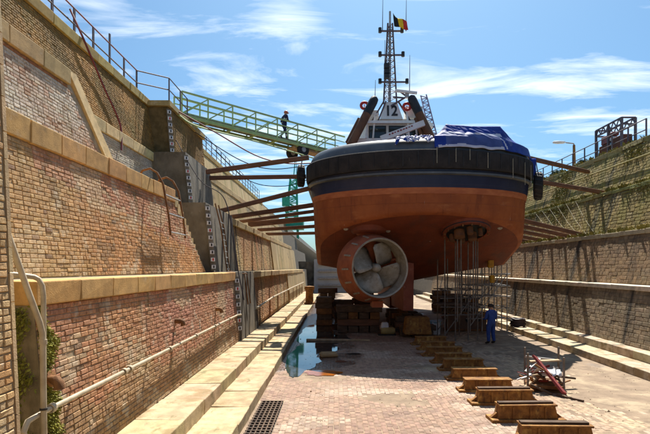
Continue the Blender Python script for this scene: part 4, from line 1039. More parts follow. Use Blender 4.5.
# solve the landing so that it follows the photograph's slope: feet of the walker near (282,140) at 33 m
ga = P(178, 114.5, 27.2); gb = P(330, 152.5, 33.6)
gdir = (gb - ga); glen = gdir.length; gd = gdir.normalized(); gs = gd.cross(Vector((0, 0, 1))).normalized(); gu = gs.cross(gd)
hw = .55
def GP(f, s, h): return ga + gdir * f + gs * (s * hw) + Vector((0, 0, h))
for s in (-1, 1):
    m = MB(); m.bar(GP(0, s, -.17), GP(1, s, -.17), .10, .16); m.build('bottom_chord', green_m, GW)
    m = MB(); m.bar(GP(0, s, 1.1), GP(1.08, s, 1.1), .07, .09); m.build('top_chord', green_m, GW)
    for h in (.38, .74):
        m = MB(); m.bar(GP(0, s, h), GP(1.08, s, h), .04, .05); m.build('mid_rail', green_m, GW)
    nb_ = 7
    for i in range(nb_ + 1):
        m = MB(); m.bar(GP(i / nb_, s, -.15), GP(i / nb_, s, 1.12), .07, .07); m.build('post', green_m, GW)
        if i < nb_:
            m = MB(); m.bar(GP(i / nb_, s, -.05), GP((i + 1) / nb_, s, 1.05), .05, .06); m.build('diagonal', green_m, GW)
nd = 34
for i in range(nd):
    m = MB(); m.bar(GP((i + .06) / nd, 0, -.02) - gs * .5, GP((i + .06) / nd, 0, -.02) + gs * .5, glen / nd * .9, .05, up=gu); m.build('deck_plank', deckm_m, GW)
for i in range(8):
    m = MB(); m.bar(GP(i / 7, -1, -.24), GP(i / 7, 1, -.24), .09, .1); m.build('cross_member', green_m, GW)
for s in (-1, 1):
    c = P(297.5, 151.5, 32.2) + gs * (s * .62 + .55 * 0) - Vector((0, 0, 0))
    m = MB(); m.lathe([(.15, -.1), (.38, -.12), (.43, -.05), (.43, .05), (.38, .12), (.15, .1)], 24, Matrix.Translation(c) @ gs.to_track_quat('Z', 'Y').to_matrix().to_4x4(), closed=True); wl = m.build('wheel', fender_m, GW, smooth=True)
    m = MB(); m.lathe([(0, -.11), (.16, -.11), (.16, .11), (0, .11)], 16, Matrix.Translation(c) @ gs.to_track_quat('Z', 'Y').to_matrix().to_4x4()); m.build('hub', galv_m, wl, smooth=True)
m = MB(); m.bar(GP(.70, 0, -.30) , GP(1.0, 0, -.36), .8, .12); m.build('landing_frame', palet_m, GW)

# ================================================================== RAILINGS ON THE QUAYS
def railing(pts, label, hgt=1.1, mids=(.55,), pr=.028, mat=rail_m, topmat=None, name='railing', tall=None, flat=False):
    t = thing(name, label, 'railing', pts[0])
    for i, p in enumerate(pts):
        h = hgt * (1.35 if tall and i in tall else 1)
        m = MB(); m.bar(Vector(p) - Vector((0, 0, .05)), Vector(p) + Vector((0, 0, h)), .09 if flat else .06, .05); m.build('post', mat, t)
    for h in (*mids, hgt):
        m = MB(); m.tube([Vector(p) + Vector((0, 0, h)) for p in pts], pr, 6); m.build('rail', topmat if (topmat and h == hgt) else mat, t)
railing([(-8.95, 11.9 + 1.36 * i, 11.27) for i in range(9)], 'steel railing along the top of the left wall, near stretch before the platform', 1.1, (.55,), topmat=redrail_m, tall=(6,), flat=True)
railing([(-8.95, 22.8, 11.27), (-7.72, 23.5, 11.19), (-7.72, 25.2, 11.19), (-7.72, 26.4, 11.19)], 'short railing round the platform at the head of the gangway', 1.1, (.55,))
railing([(-8.75, 29.8 + 1.5 * i, 11.27) for i in range(20)], 'long blue-grey railing along the far left quay below the gangway', 1.1, (.37, .74), mat=M('rail_blue', (.16, .19, .25), (.12, .14, .18), 4, rough=.5))
railing([(16.15, 26.2 + 1.62 * i, 10.06) for i in range(15)], 'grey railing along the top of the right wall', 1.15, (.58,), flat=True)

# lamp post, cage rack on the right quay
LP = thing('lamp_post', 'street lamp with a bent arm behind the right railing', 'lamp post', (20, 42, 10))
p0 = P(574.5, 170, 38); p1 = P(574, 145, 38)
m = MB(); m.tube([p0 - Vector((0, 0, .8)), p1], [.13, .09], 10); m.build('pole', ochre_rust_m, LP)
m = MB(); m.tube([p1, P(573.5, 143.5, 38), P(566, 142.6, 38)], .05, 8); m.build('arm', galv_m, LP)
m = MB(); m.lathe([(0, -.5), (.14, -.42), (.19, -.1), (.16, .35), (.06, .5), (0, .5)], 14, Matrix.Translation(P(559, 142.3, 38)) @ Matrix.Rotation(R(90), 4, 'Y') @ Matrix.Scale(.6, 4, (1, 0, 0))); m.build('lamp_head', whitepl_m, LP, smooth=True)
KR = thing('storage_cage', 'steel cage rack holding rusty brown containers on the right quay', 'cage rack', (17.3, 30, 10.05))
x0, x1, y0, y1, z0, z1 = 16.75, 17.55, 29.5, 32.4, 10.05, 12.25
for x in (x0, x1):
    for y in (y0, (y0 + y1) / 2, y1):
        m = MB(); m.bar((x, y, z0), (x, y, z1), .12, .12); m.build('upright', rail_m, KR)
    m = MB()
    for z in (z1, z1 - .38): m.bar((x, y0, z), (x, y1, z), .08, .08)
    for i in range(10):
        a = y0 + (y1 - y0) * i / 10; b = y0 + (y1 - y0) * (i + 1) / 10
        m.bar((x, a, z1 if i % 2 else z1 - .38), (x, b, z1 - .38 if i % 2 else z1), .05, .05)
    m.build('lattice_beam', rail_m, KR)
for y in (y0, y1):
    for z in (z1, z1 - .38): m = MB(); m.bar((x0, y, z), (x1, y, z), .08, .08); m.build('cross_beam', rail_m, KR)
for i, (y, z, s) in enumerate(((30.15, 10.7, (.6, 1.1, 1.25)), (31.65, 10.62, (.6, 1.2, 1.1)), (31.6, 11.45, (.55, .9, .5)))):
    m = MB(); m.box((17.15, y, z), s); o = m.build('container', M('brown_crate', (.13, .05, .03), (.085, .035, .022), 3, rough=.85) if i < 2 else redrail_m, loc=(17.15, y, z - s[2] / 2)); o.modifiers.new('b', 'BEVEL').width = .04
    tag(o, ('dark brown container in the near half of the cage rack', 'dark brown container in the far half of the cage rack', 'small red container on top inside the cage rack')[i], 'container')
for i in range(3):
    m = MB(); m.box((17.1, 30.9, 11.05 + i * .3), (.4, .4, .24)); tag(m.build('canister', (bluepl_m, whitepl_m, redrail_m)[i], loc=(17.1, 30.9, 10.93 + i * .3)), ('pale blue canister low in the cage rack', 'white canister in the middle of the cage rack', 'dull red canister high in the cage rack')[i], 'canister').modifiers.new('b', 'BEVEL').width = .05

# green tower crane beyond
CRN = thing('harbour_crane', 'green lattice crane standing beyond the far left quay', 'crane', (-8.6, 92, 11))
cb = P(291, 222, 92); ct = P(293.5, 179, 92)
m = MB(); hb, ht = 1.25, .55
for sx in (-1, 1):
    for sy in (-1, 1): m.bar(cb + Vector((sx * hb, sy * hb, -3)), ct + Vector((sx * ht, sy * ht, 0)), .22, .22)
for i in range(9):
    f, g_ = i / 9, (i + 1) / 9; wa, wb = hb + (ht - hb) * f, hb + (ht - hb) * g_; s = 1 if i % 2 else -1
    for sy in (-1, 1): m.bar(cb.lerp(ct, f) + Vector((s * wa, sy * wa, 0)), cb.lerp(ct, g_) + Vector((-s * wb, sy * wb, 0)), .16, .16); m.bar(cb.lerp(ct, f) + Vector((-wa, sy * wa, 0)), cb.lerp(ct, f) + Vector((wa, sy * wa, 0)), .15, .15)
m.build('tower', crane_m, CRN)
m = MB(); m.box(cb + Vector((.2, 0, -.6)), (4.2, 3, 1.6)); m.build('machine_house', crane_m, CRN)
m = MB(); m.box(cb.lerp(ct, .45) + Vector((-1.0, -1.2, 0)), (1.3, 1.4, 1.6)); m.build('cab', crane_m, CRN)
m = MB(); m.bar(ct, P(296, 150, 93), .14, .14); m.bar(ct + Vector((.6, 0, 0)), P(296, 150, 93), .1, .1); m.build('jib', crane_m, CRN)

# ================================================================== PIPES, HANDRAIL, LADDERS, GAUGES ON THE LEFT WALL
WP = thing('water_pipe', 'cream pipe running along the lowest brick wall on the left', 'pipe', (-3.7, 6, 1.6))
pz = 1.62
m = MB(); m.tube([(-3.50, 6.15, .45), (-3.66, 6.02, 1.25), (-3.69, 5.98, 1.5), (-3.70, 6.08, 1.6), (-3.70, 6.3, 1.62), (-3.74, 12, 1.62), (-3.78, 19.6, 1.62), (-3.72, 20.0, 1.60)], .037, 10); m.build('pipe_run', pipe_m, WP, smooth=True)
for y in (6.6, 8.9, 9.15, 11.4, 13.6, 15.8, 18):
    m = MB(); m.lathe([(.044, -.04), (.062, -.04), (.062, .04), (.044, .04)], 12, Matrix.Translation((-3.70 - .0058 * (y - 6.3), y, pz)) @ Matrix.Rotation(R(90), 4, 'X')); m.build('pipe_flange', pipe_m, WP)
for y in (7.4, 10.4, 13.2, 16, 18.6):
    m = MB(); m.bar((-3.71 - .005 * (y - 6), y, pz - .05), (-3.92, y, pz - .05), .05, .05); m.bar((-3.90, y, pz + .1), (-3.85, y, pz - .9), .04, .03); m.build('bracket', rust_m, WP)
WP2 = thing('water_pipe', 'thin pale pipe along the far left wall beyond the pilaster', 'pipe', (-3.8, 24, 1.6))
m = MB(); m.tube([(-3.72, 24.0, 1.55), (-3.72, 30, 1.7), (-3.72, 45, 1.75), (-3.72, 60, 1.75)], .05, 8); m.build('pipe_run', pipe_m, WP2, smooth=True)
for y in range(25, 58, 4):
    m = MB(); m.bar((-3.72, y, 1.65), (-3.72, y, .6), .05, .05); m.build('pipe_prop', rust_m, WP2)
HR = thing('handrail', 'bent cream tube handrail beside the near brick pier', 'handrail', (-3.65, 6.3, 0))
m = MB(); m.tube([P(44.5, 470, 6.3), P(43.5, 400, 6.3), P(42.8, 345, 6.3), P(42.2, 333, 6.28), P(39.5, 322, 6.25), P(27, 288, 6.15), P(11, 243, 6.0), P(4, 222, 5.95)], .036, 12); m.build('tube', pipe_m, HR, smooth=True)
m = MB(); m.tube([P(43.6, 440, 6.42), P(43.6, 330, 6.42), P(43.4, 296, 6.42), P(42.4, 286, 6.42), P(39, 279.5, 6.42), P(34, 277, 6.4), P(14, 274.5, 6.2), P(2, 274, 6.1)], .032, 12); m.build('loop_tube', pipe_m, HR, smooth=True)
m = MB(); m.lathe([(.037, -.03), (.047, -.03), (.047, .03), (.037, .03)], 12, Matrix.Translation(P(43, 342, 6.3))); m.build('sleeve', pipe_m, HR)
m = MB(); m.lathe([(.037, -.012), (.045, -.012), (.045, .012), (.037, .012)], 12, Matrix.Translation(P(43.7, 409, 6.3))); m.build('band', black_m, HR)
OP = thing('outlet_pipe', 'short rusty elbow pipe sticking out of the mossy wall behind the handrail', 'pipe', P(53, 385, 6.75))
m = MB(); m.tube([P(48, 379, 7.0), P(51, 379, 6.8), P(56, 380, 6.7), P(59, 384, 6.68), P(59.5, 389, 6.68)], [.05, .05, .065, .07, .075], 12); m.build('elbow', rust_m, OP, smooth=True)
m = MB(); m.lathe([(.02, -.04), (.11, -.04), (.11, .04), (.02, .04)], 16, Matrix.Translation(P(50, 379, 6.86)) @ Matrix.Rotation(R(70), 4, 'Y')); m.build('flange', rust_m, OP)
for i, (y, z) in enumerate(((12.4, 2.15), (16.6, 2.1))):
    m = MB(); m.tube([(-3.98, y, z), (-3.80, y, z), (-3.74, y, z - .03), (-3.72, y, z - .12)], .065, 10)
    tag(m.build('spout', rust_m, loc=(-3.9, y, z), smooth=True), ('rusty drain spout above the cream pipe, nearer one', 'rusty drain spout above the cream pipe, farther one')[i], 'drain spout', 'drain spouts on the lowest left wall')
LD = thing('hook_ladder', 'short iron ladder hooked over the second ledge on the left wall', 'ladder', (-5.2, 15.6, 4))
for y in (14.75, 16.2):
    m = MB(); m.tube([(-5.75, y, 6.10), (-5.62, y, 6.30), (-5.4, y, 6.36), (-5.2, y, 6.24), (-5.02, y, 5.9), (-4.86, y, 5.0), (-4.80, y, 4.4)], .032, 8); m.build('stringer', rust_m, LD, smooth=True)
for z, x in ((5.6, -4.97), (5.05, -4.87), (4.5, -4.81)):
    m = MB(); m.tube([(x, 14.75, z), (x, 16.2, z)], .03, 6); m.build('rung', galv_m, LD)
LD = thing('fixed_ladder', 'narrow steel ladder on the grey pilaster of the second ledge', 'ladder', (-4.8, 21.8, 3))
for y in (21.5, 22.1):
    m = MB(); m.tube([(-5.1, y, 6.2), (-4.86, y, 5.2), (-4.6, y, 3.3), (-3.86, y, 3.2), (-3.7, y, 1.9)], .03, 6); m.build('stringer', rust_m, LD)
for i in range(9):
    f = i / 8; z = 5.4 - 2.0 * f; m = MB(); m.tube([(-4.9 + .27 * f, 21.5, z), (-4.9 + .27 * f, 22.1, z)], .028, 6); m.build('rung', galv_m, LD)
def gauge(x0, z0, x1, z1, y, label):
    t = thing('depth_gauge', label, 'depth gauge', (x1, y, z0), 'depth gauge boards down the left wall')
    a = Vector((x0, y, z0)); b = Vector((x1, y, z1)); n = int((z1 - z0) / .28)
    m = MB(); m.bar(a, b, .22, .03, up=(1, -1.0, 0)); m.build('backing', pil_m, t)
    for i in range(n):
        p = a.lerp(b, (i + .5) / n) + Vector((.03, -.03, 0)); m = MB()
        m.bar(p - Vector((0, 0, .075)), p + Vector((0, 0, .075)), .18, .03, up=(1, -1, 0)); m.build('plate', whitepl_m, t)
        p2 = p + Vector((.016, -.016, 0)); m = MB()
        m.bar(p2 - Vector((0, 0, .05)), p2 + Vector((0, 0, .05)), .06, .01, up=(1, -1, 0)); m.build('figure_mark', red_m if i % 4 == 1 else black_m, t)
gauge(-7.54, 8.75, -7.70, 10.8, 23.36, 'topmost white depth gauge, on the brick pilaster under the platform')
gauge(-6.42, 6.15, -6.68, 8.5, 22.55, 'second depth gauge from the top on the grey pilaster')
gauge(-4.90, 3.35, -5.18, 6.0, 20.36, 'third depth gauge beside the narrow ladder')
gauge(-3.80, .9, -3.93, 3.1, 20.06, 'lowest depth gauge at the end of the lowest brick wall')

# hoses
def hose(pts, r, mat, label, name='hose'):
    sm = []
    n = len(pts)
    for i in range(n - 1):
        p0 = pts[max(0, i - 1)]; p1 = pts[i]; p2 = pts[i + 1]; p3 = pts[min(n - 1, i + 2)]
        for k in range(8):
            t = k / 8; sm.append(.5 * ((2 * p1) + (p2 - p0) * t + (2 * p0 - 5 * p1 + 4 * p2 - p3) * t * t + (3 * p1 - p0 - 3 * p2 + p3) * t ** 3))
    sm.append(pts[-1]); m = MB(); m.tube(sm, r, 6)
    return tag(m.build(name, mat, loc=pts[0], smooth=True), label, 'hose')
hose([P(70, 9, 17.05), P(84, 40, 17.2), P(103, 85, 18.3), P(120, 124, 19.3), P(121.5, 150, 19.0)], .035, redhose_m, 'dark red hose hanging from the near railing down the upper left wall')
hose([P(176, 110, 24.5), P(215, 132, 26), P(255, 155, 27), P(285, 163, 27), P(312, 163, 27.5)], .035, redhose_m, 'red hose sagging under the gangway to the tug')
hose([P(195, 132, 27), P(240, 160, 29), P(272, 169, 30), P(310, 165, 31)], .025, hose_m, 'thin dark cable sagging below the red hose')
hose([P(215, 150, 27), P(250, 181, 29), P(285, 186, 30), P(312, 178, 31)], .022, hose_m, 'lowest thin cable sagging behind the upper shoring beams')
hose([P(176, 140, 23.2), P(200, 180, 22), P(225, 200, 21.5), P(236, 260, 20.6), P(244, 300, 20)], .022, hose_m, 'dark cable running down the pilasters past the ladder')
hose([P(172, 110, 24.5), P(180, 116, 24.8), P(200, 127, 25.5), P(262, 143, 29), P(330, 163, 32)], .04, yellow_m if False else green_m, 'green hose tied along the bottom of the gangway')
hose([P(596, 150, 26.0), P(560, 168, 31), P(540, 190, 36), P(528, 205, 40)], .02, wire_m, 'pale rope slung along the top of the right wall') if False else None

# bollard, grate, plank, stone, pump, bucket, reel
BO = thing('bollard', 'brown iron bollard on the left foot step', 'bollard', (-3.3, 0, 0))
bd = 34.0; bp = Vector((-2.4, 43.5, .26)); bp = Vector((-2.35, 47, .26)); bd = 36; bp = Vector(((310 - VX) / FPX * 36 - .55, 36, .26))
bp = Vector((-1.95 - .5, 45, .26)); bp.y = 45; bp.x = (309.5 - VX) / FPX * 45
BO.location = bp; BASE[BO.name] = bp
m = MB(); m.lathe([(0, 0), (.5, 0), (.5, .12), (.36, .2), (.33, 1.1), (.46, 1.35), (.44, 1.55), (0, 1.6)], 20, Matrix.Translation(bp)); m.build('bollard_post', ochre_rust_m, BO, smooth=True)
DGT = thing('drain_grate', 'rusty iron drain grate beside the lower left foot step', 'drain grate', (-1.6, 11.6, 0))
m = MB(); m.box((-1.6, 11.55, .013), (.56, 2.75, .02)); m.build('pit', black_m, DGT)
for i in range(6):
    m = MB(); m.box((-1.85 + i * .1, 11.55, .035), (.03, 2.75, .035)); m.build('bar', timber_m, DGT)
for i in range(16):
    m = MB(); m.box((-1.6, 10.2 + i * .18, .038), (.56, .035, .04)); m.build('cross_bar', timber_m, DGT)
m = MB(); m.box((.15, 23.8, .06), (3.0, .22, .07), (0, 0, R(-2))); tag(m.build('plank', palet_m, loc=(.15, 23.8, .02)), 'pale plank lying across the wet floor in front of the blocks', 'plank')
m = MB(); m.box((-.25, 19.6, .10), (.72, .55, .16), (0, 0, .2), taper=.85); tag(m.build('loose_stone', M('loose_stone', (.24, .15, .06), (.34, .22, .1), 3), loc=(-.25, 19.6, 0)), 'brown stone slab lying in the puddle', 'stone').modifiers.new('b', 'BEVEL').width = .05
PU = thing('pump', 'small yellow and white pump standing on the floor below the propeller', 'pump', (2.75, 26, 0))
m = MB(); m.lathe([(0, -.35), (.16, -.35), (.19, -.2), (.19, .25), (.13, .36), (0, .36)], 16, Matrix.Translation((2.7, 25.8, .24)) @ Matrix.Rotation(R(90), 4, 'Y')); m.build('motor', M('pump_ochre', (.45, .33, .12), (.35, .25, .09), 4), PU, smooth=True)
m = MB(); m.box((2.55, 25.9, .50), (.42, .36, .34), taper=.8); m.build('tank', whitepl_m, PU).modifiers.new('b', 'BEVEL').width = .05
m = MB(); m.box((2.65, 25.85, .05), (.9, .45, .06)); m.build('skid', black_m, PU)
m = MB(); m.tube([(3.05, 25.8, .3), (3.3, 25.75, .3), (3.35, 25.75, .05)], .07, 8); m.build('outlet', black_m, PU, smooth=True)
BU = thing('bucket', 'pale blue tub with a cloth standing behind the keel blocks', 'tub', (5.25, 26.6, 0))
m = MB(); m.lathe([(0, .03), (.27, .03), (.34, .62), (.37, .63), (.34, .66), (.31, .62), (.25, .1), (0, .08)], 20, Matrix.Translation((5.25, 26.6, 0))); m.build('tub', bluepl_m, BU, smooth=True)
m = MB(); m.grid([[Vector((5.05 + .1 * i, 26.35 - .05 * j + .03 * nz(i, j, 1), .68 - .09 * j * j * .5 + .03 * nz(i * 2, j, 2))) for i in range(5)] for j in range(5)]); m.build('cloth', whitepl_m, BU, smooth='all', fixn=False)
RL = thing('hose_reel', 'black coiled hose lying on the lowest right step behind the worker', 'hose coil', (8.9, 26.5, .2))
for k in range(5):
    c = Vector((9.95, 27.5, .33 + k * .085)); m = MB(); m.tube([c + Vector((math.cos(2 * math.pi * i / 20) * (.34 + .05 * (k % 2)), math.sin(2 * math.pi * i / 20) * .36, .02 * math.sin(i * 1.3))) for i in range(21)], .05, 6, cap=False); m.build('coil', hose_m, RL, smooth=True)

# ================================================================== SCRAP STILLAGE
ST = thing('stillage', 'steel pallet cage with four upright posts heaped with scrap', 'stillage', (5.6, 14.4, 0))
sc0 = Vector((5.95, 14.4, 0)); rz = Matrix.Rotation(R(-16), 3, 'Z')
def SP(x, y, z): return sc0 + rz @ Vector((x * .68, y * .85, z * (1 if abs(x) == .68 else .95)))
for x, y in ((-.68, -.55), (.68, -.55), (-.68, .6), (.68, .6)):
    m = MB(); m.bar(SP(x, y, 0), SP(x, y, 1.05 + random.uniform(-.05, .1)), .045, .045); m.build('post', dtube_m, ST)
for a, b in (((-.68, -.55), (.68, -.55)), ((-.68, .6), (.68, .6)), ((-.68, -.55), (-.68, .6)), ((.68, -.55), (.68, .6))):
    m = MB(); m.bar(SP(*a, .16), SP(*b, .16), .07, .09); m.build('base_rail', rust_m, ST)
m = MB(); m.bar(SP(-.68, .6, .82), SP(.68, .6, .74), .06, .06); m.build('side_rail', galv_m, ST)
m = MB(); m.add([SP(-.66, -.53, .2), SP(.66, -.53, .2), SP(.66, .58, .2), SP(-.66, .58, .2)], [(0, 1, 2, 3)]); fo = m.build('floor_plate', rust_m, ST, fixn=False)
def scrap(a, b, w_, h_, mat, name, label, up=(0, 0, 1)):
    m = MB(); m.bar(a, b, w_, h_, up); tag(m.build(name, mat, loc=a), label, name.replace('_', ' '), 'scrap in and around the stillage')
scrap(SP(-.35, .1, .95), SP(.62, -.95, .10), .24, .06, dkred_m, 'board', 'dark red board leaning out over the front of the scrap cage', up=(.3, .3, 1))
scrap(SP(-1.0, -.75, .06), SP(.1, .2, .50), .09, .05, palet_m, 'plank', 'pale batten sticking out of the scrap cage to the left')
scrap(SP(-.9, -.2, .3), SP(.6, .3, .62), .07, .05, galv_m, 'pipe', 'grey pipe lying across the scrap heap')
scrap(SP(.3, .1, .4), SP(1.3, .5, .28), .10, .05, timber_m, 'plank', 'dark plank sticking out of the scrap cage to the right')
scrap(SP(-.6, -.7, .25), SP(.2, -.85, .03), .07, .05, timber_m, 'plank', 'dark batten lying at the foot of the scrap cage')
scrap(SP(.35, -.9, .03), SP(1.2, -1.45, .03), .06, .04, timber_m, 'plank', 'thin dark batten on the floor right of the scrap cage')
scrap(SP(-.5, .35, .75), SP(.75, .45, .82), .20, .04, palet_m, 'plank', 'pale plank across the back of the scrap cage')
scrap(SP(-.45, .3, .3), SP(-.2, -.4, .7), .12, .02, whitepl_m, 'sheet', 'white strip of sheet metal on the left of the scrap heap')
scrap(SP(-.7, .0, .5), SP(-.1, .4, .85), .1, .02, galv_m, 'sheet', 'bent grey strip of sheet metal at the left post of the scrap cage')
m = MB(); rws = [[SP(-.1 + .75 * i / 8, -.35 + .8 * j / 6, .58 + .13 * nz(i * .6, j * .7, 2) - .012 * (j - 3) ** 2) for i in range(9)] for j in range(7)]
m.grid(rws); o = m.build('sheet', whitepl_m, loc=SP(.2, 0, .4), smooth='all', fixn=False); o.modifiers.new('t', 'SOLIDIFY').thickness = .02; tag(o, 'crumpled pale plastic sheet on top of the scrap heap', 'sheet', 'scrap in and around the stillage')
lab = ('short offcut low on the left of the scrap heap', 'short offcut in the middle of the scrap heap', 'short rusty offcut on the right of the scrap heap', 'pale offcut under the red board', 'dark offcut behind the red board', 'grey offcut at the front left post', 'brown offcut against the back rail', 'pale offcut hanging over the front edge', 'thin offcut crossing the others on the left', 'short pipe end poking up through the heap', 'flat offcut beneath the pale sheet', 'small offcut beside the right front post')
for i, lb in enumerate(lab):
    a = SP(random.uniform(-.55, .5), random.uniform(-.5, .45), random.uniform(.22, .55)); v = Vector((random.uniform(-.5, .5), random.uniform(-.4, .4), random.uniform(-.1, .3)))
    b_ = a + v; b_.z = max(.06, b_.z)
    scrap(a, b_, random.uniform(.04, .12), random.uniform(.02, .06), random.choice((galv_m, rust_m, palet_m, whitepl_m, dkred_m, timber_m)), 'offcut', lb)

for i in range(22):
    a = SP(random.uniform(-.95, .75), random.uniform(-.75, .5), random.uniform(.06, .6)); v = Vector((random.uniform(-.45, .45), random.uniform(-.4, .4), random.uniform(-.12, .25)))
    b_ = a + v; b_.z = max(.05, b_.z); mk = i % 7
    scrap(a, b_, random.uniform(.02, .07), random.uniform(.015, .04), (galv_m, rust_m, palet_m, whitepl_m, dkred_m, timber_m, hose_m)[mk], 'scrap_strip', f'thin {("grey", "rusty", "pale wooden", "white", "dark red", "dark wooden", "black")[mk]} scrap strip tangled in the heap of the steel pallet cage')
grit = MB()
for _ in range(2600):
    x = random.uniform(-1.8, 9.4); y = random.uniform(9.5, 24) if random.random() < .7 else random.uniform(24, 30)
    if nz(x * .6, y * .5, 21) + random.uniform(-.4, .4) < .05: continue
    q = random.uniform(.006, .022) * (2.2 if random.random() < .04 else 1); a = random.uniform(0, 3.1); grit.mi = random.choice((0, 0, 1, 2, 3))
    vs = [Vector((math.cos(a + k * 2.1) * q * random.uniform(.6, 1.3), math.sin(a + k * 2.1) * q * random.uniform(.6, 1.3), 0)) + Vector((x, y, .009)) for k in range(3)]
    grit.add(vs + [Vector((x, y, .012 + q * .7))], [(0, 1, 3), (1, 2, 3), (2, 0, 3)])
g_ = stuff(grit.build('grit', [ochre_rust_m, timber_m, palet_m, rust_m], loc=(4, 15, 0), fixn=False)); tag(g_, 'scattered grit and rust flakes over the dock floor', 'grit')
# ropes and a pipe on the upper right wall
for i in range(6):
    y = 24.5 + i * .8; m = MB(); a = Vector((14.05, y + 5.0 + i * .4, 7.35)); b = Vector((12.6, y, 5.12)); c = a.lerp(b, .5) - Vector((0, 0, .12))
    m.tube([a, c, b], .006, 5); tag(m.build('rope', wire_m, loc=b), f'pale slack rope slung down the third tier of the right wall, {words[i].replace("nearest", "first")} of six', 'rope', 'ropes on the right wall')
m = MB(); m.tube([(15.22, 19, 9.0), (15.24, 30, 9.02), (15.22, 46, 9.0), (15.22, 60, 9.0)], .035, 8); tag(m.build('wall_pipe', M('yellowed_pipe', (.48, .40, .18), (.36, .3, .12), 4), loc=(15.2, 19, 9)), 'thin yellowish pipe running along the top tier of the right wall', 'pipe')

# ================================================================== PLANTS
def leaves(name, mat, gen, n, size, label, cat, droop=.5, loc=(0, 0, 0)):
    m = MB()
    for _ in range(n):
        p, nrm = gen(); s = size * random.uniform(.5, 1.4)
        d = (Vector((random.uniform(-1, 1), random.uniform(-1, 1), random.uniform(-1, .6) - droop)) + nrm * .8).normalized()
        sd = d.cross(Vector((random.uniform(-1, 1), random.uniform(-1, 1), random.uniform(-1, 1)))).normalized()
        m.add([p, p + d * s * .5 + sd * s * .22, p + d * s, p + d * s * .5 - sd * s * .22], [(0, 1, 2, 3)])
    o = m.build(name, mat, loc=loc, fixn=False); stuff(o); tag(o, label, cat); return o
def g1():
    while True:
        y = 6.74 + abs(random.gauss(0, .26)); z = random.uniform(.6, 2.95)
        if y - 6.74 < .22 + .45 * max(-.3, nz(z * 2.3, 3, 1)) + random.uniform(-.05, .12) and (z > 1.5 or random.random() < .6): break
    f = on(T1, z, z + .1); return Vector((f[0] + .03, y, z)), Vector((1, -.3, 0))
leaves('moss', moss_m, g1, 5200, .045, 'green moss growing down the wall end behind the handrail', 'moss', loc=(-4, 6.8, 1))
def g2():
    while True:
        x = random.uniform(-4.6, -3.84); z = random.uniform(.6, 2.94)
        if nz(x * 3, z * 1.6, 4) + random.uniform(-.2, .2) > -.12: break
    return Vector((x - .09 * (z - .6), 6.70 - random.uniform(0, .05), z)), Vector((0, -1, 0))
leaves('moss', moss_m, g2, 4200, .06, 'thick moss on the end of the lowest wall facing the near pier', 'moss', loc=(-4.9, 6.2, 1))
def g3():
    i = random.choice((2, 2, 3, 3, 3)); t = RT[i]
    while True:
        y = random.uniform(19, 50); z = random.uniform(t[1], t[3])
        if nz(y * .35, z * .55, 4.4 + i) + random.uniform(-.12, .12) > .22: break
    f = on(t, z, z + .1); return Vector((f[0] - .05, y, z)), Vector((-1, 0, 0))
leaves('weeds', weed_m, g3, 7000, .12, 'yellow-green moss and weeds over the upper right wall', 'weeds', loc=(14, 30, 7))
def g4():
    i = random.choice((1, 2, 2, 3)); t = RT[i]; y = random.uniform(18, 55)
    y = round(y / 1.3) * 1.3 + random.gauss(0, .22)
    return Vector((t[2] + random.uniform(-.1, .3), y, t[3] + .0)), Vector((-.5, 0, 1.6))
leaves('grass', weed_m, g4, 5200, .2, 'tufts of dry grass on the ledges of the right wall', 'grass', droop=-.6, loc=(13, 30, 7))
def g5():
    z = random.uniform(8.7, 11.2); y = random.uniform(14, 23.5)
    f = on(T4, z, z + .1); return Vector((f[0] + .04, y, z)), Vector((1, 0, 0))
def shrub(c, r, label, n=900):
    t = thing('shrub', label, 'shrub', c, 'shrubs behind the right railing')
    m = MB()
    for k in range(5): m.tube([Vector(c), Vector(c) + Vector((random.uniform(-r, r) * .7, random.uniform(-r, r) * .7, r * random.uniform(.7, 1.3)))], [.03, .008], 5)
    m.build('stems', timber_m, t); m = MB()
    for _ in range(n):
        v = Vector((random.gauss(0, 1), random.gauss(0, 1), random.gauss(0, 1))).normalized() * r * random.uniform(.5, 1) * (1 + .4 * nz(random.random() * 3, 1, 2)); p = Vector(c) + Vector((v.x, v.y * 1.3, abs(v.z) * 1.1))
        d = Vector((random.uniform(-1, 1), random.uniform(-1, 1), random.uniform(-.6, 1))).normalized(); sd = d.orthogonal().normalized(); s = .11
        m.add([p, p + d * s + sd * s * .5, p + d * s * 2, p + d * s - sd * s * .5], [(0, 1, 2, 3)])
    m.build('foliage', leaf_m, t, fixn=False)
for i, (y, r) in enumerate(((33.2, .45), (37.5, .6), (41.5, .7), (46, .8), (27.6, .3))):
    shrub((16.3 + .2 * (i % 2), y, 10.0), r, ('low green shrub behind the right railing just beyond the cage rack', 'green shrub on the right quay near the lamp post', 'rounded shrub far along the right quay', 'farthest shrub on the right quay by the beam end', 'tiny shrub at the near end of the right railing')[i])

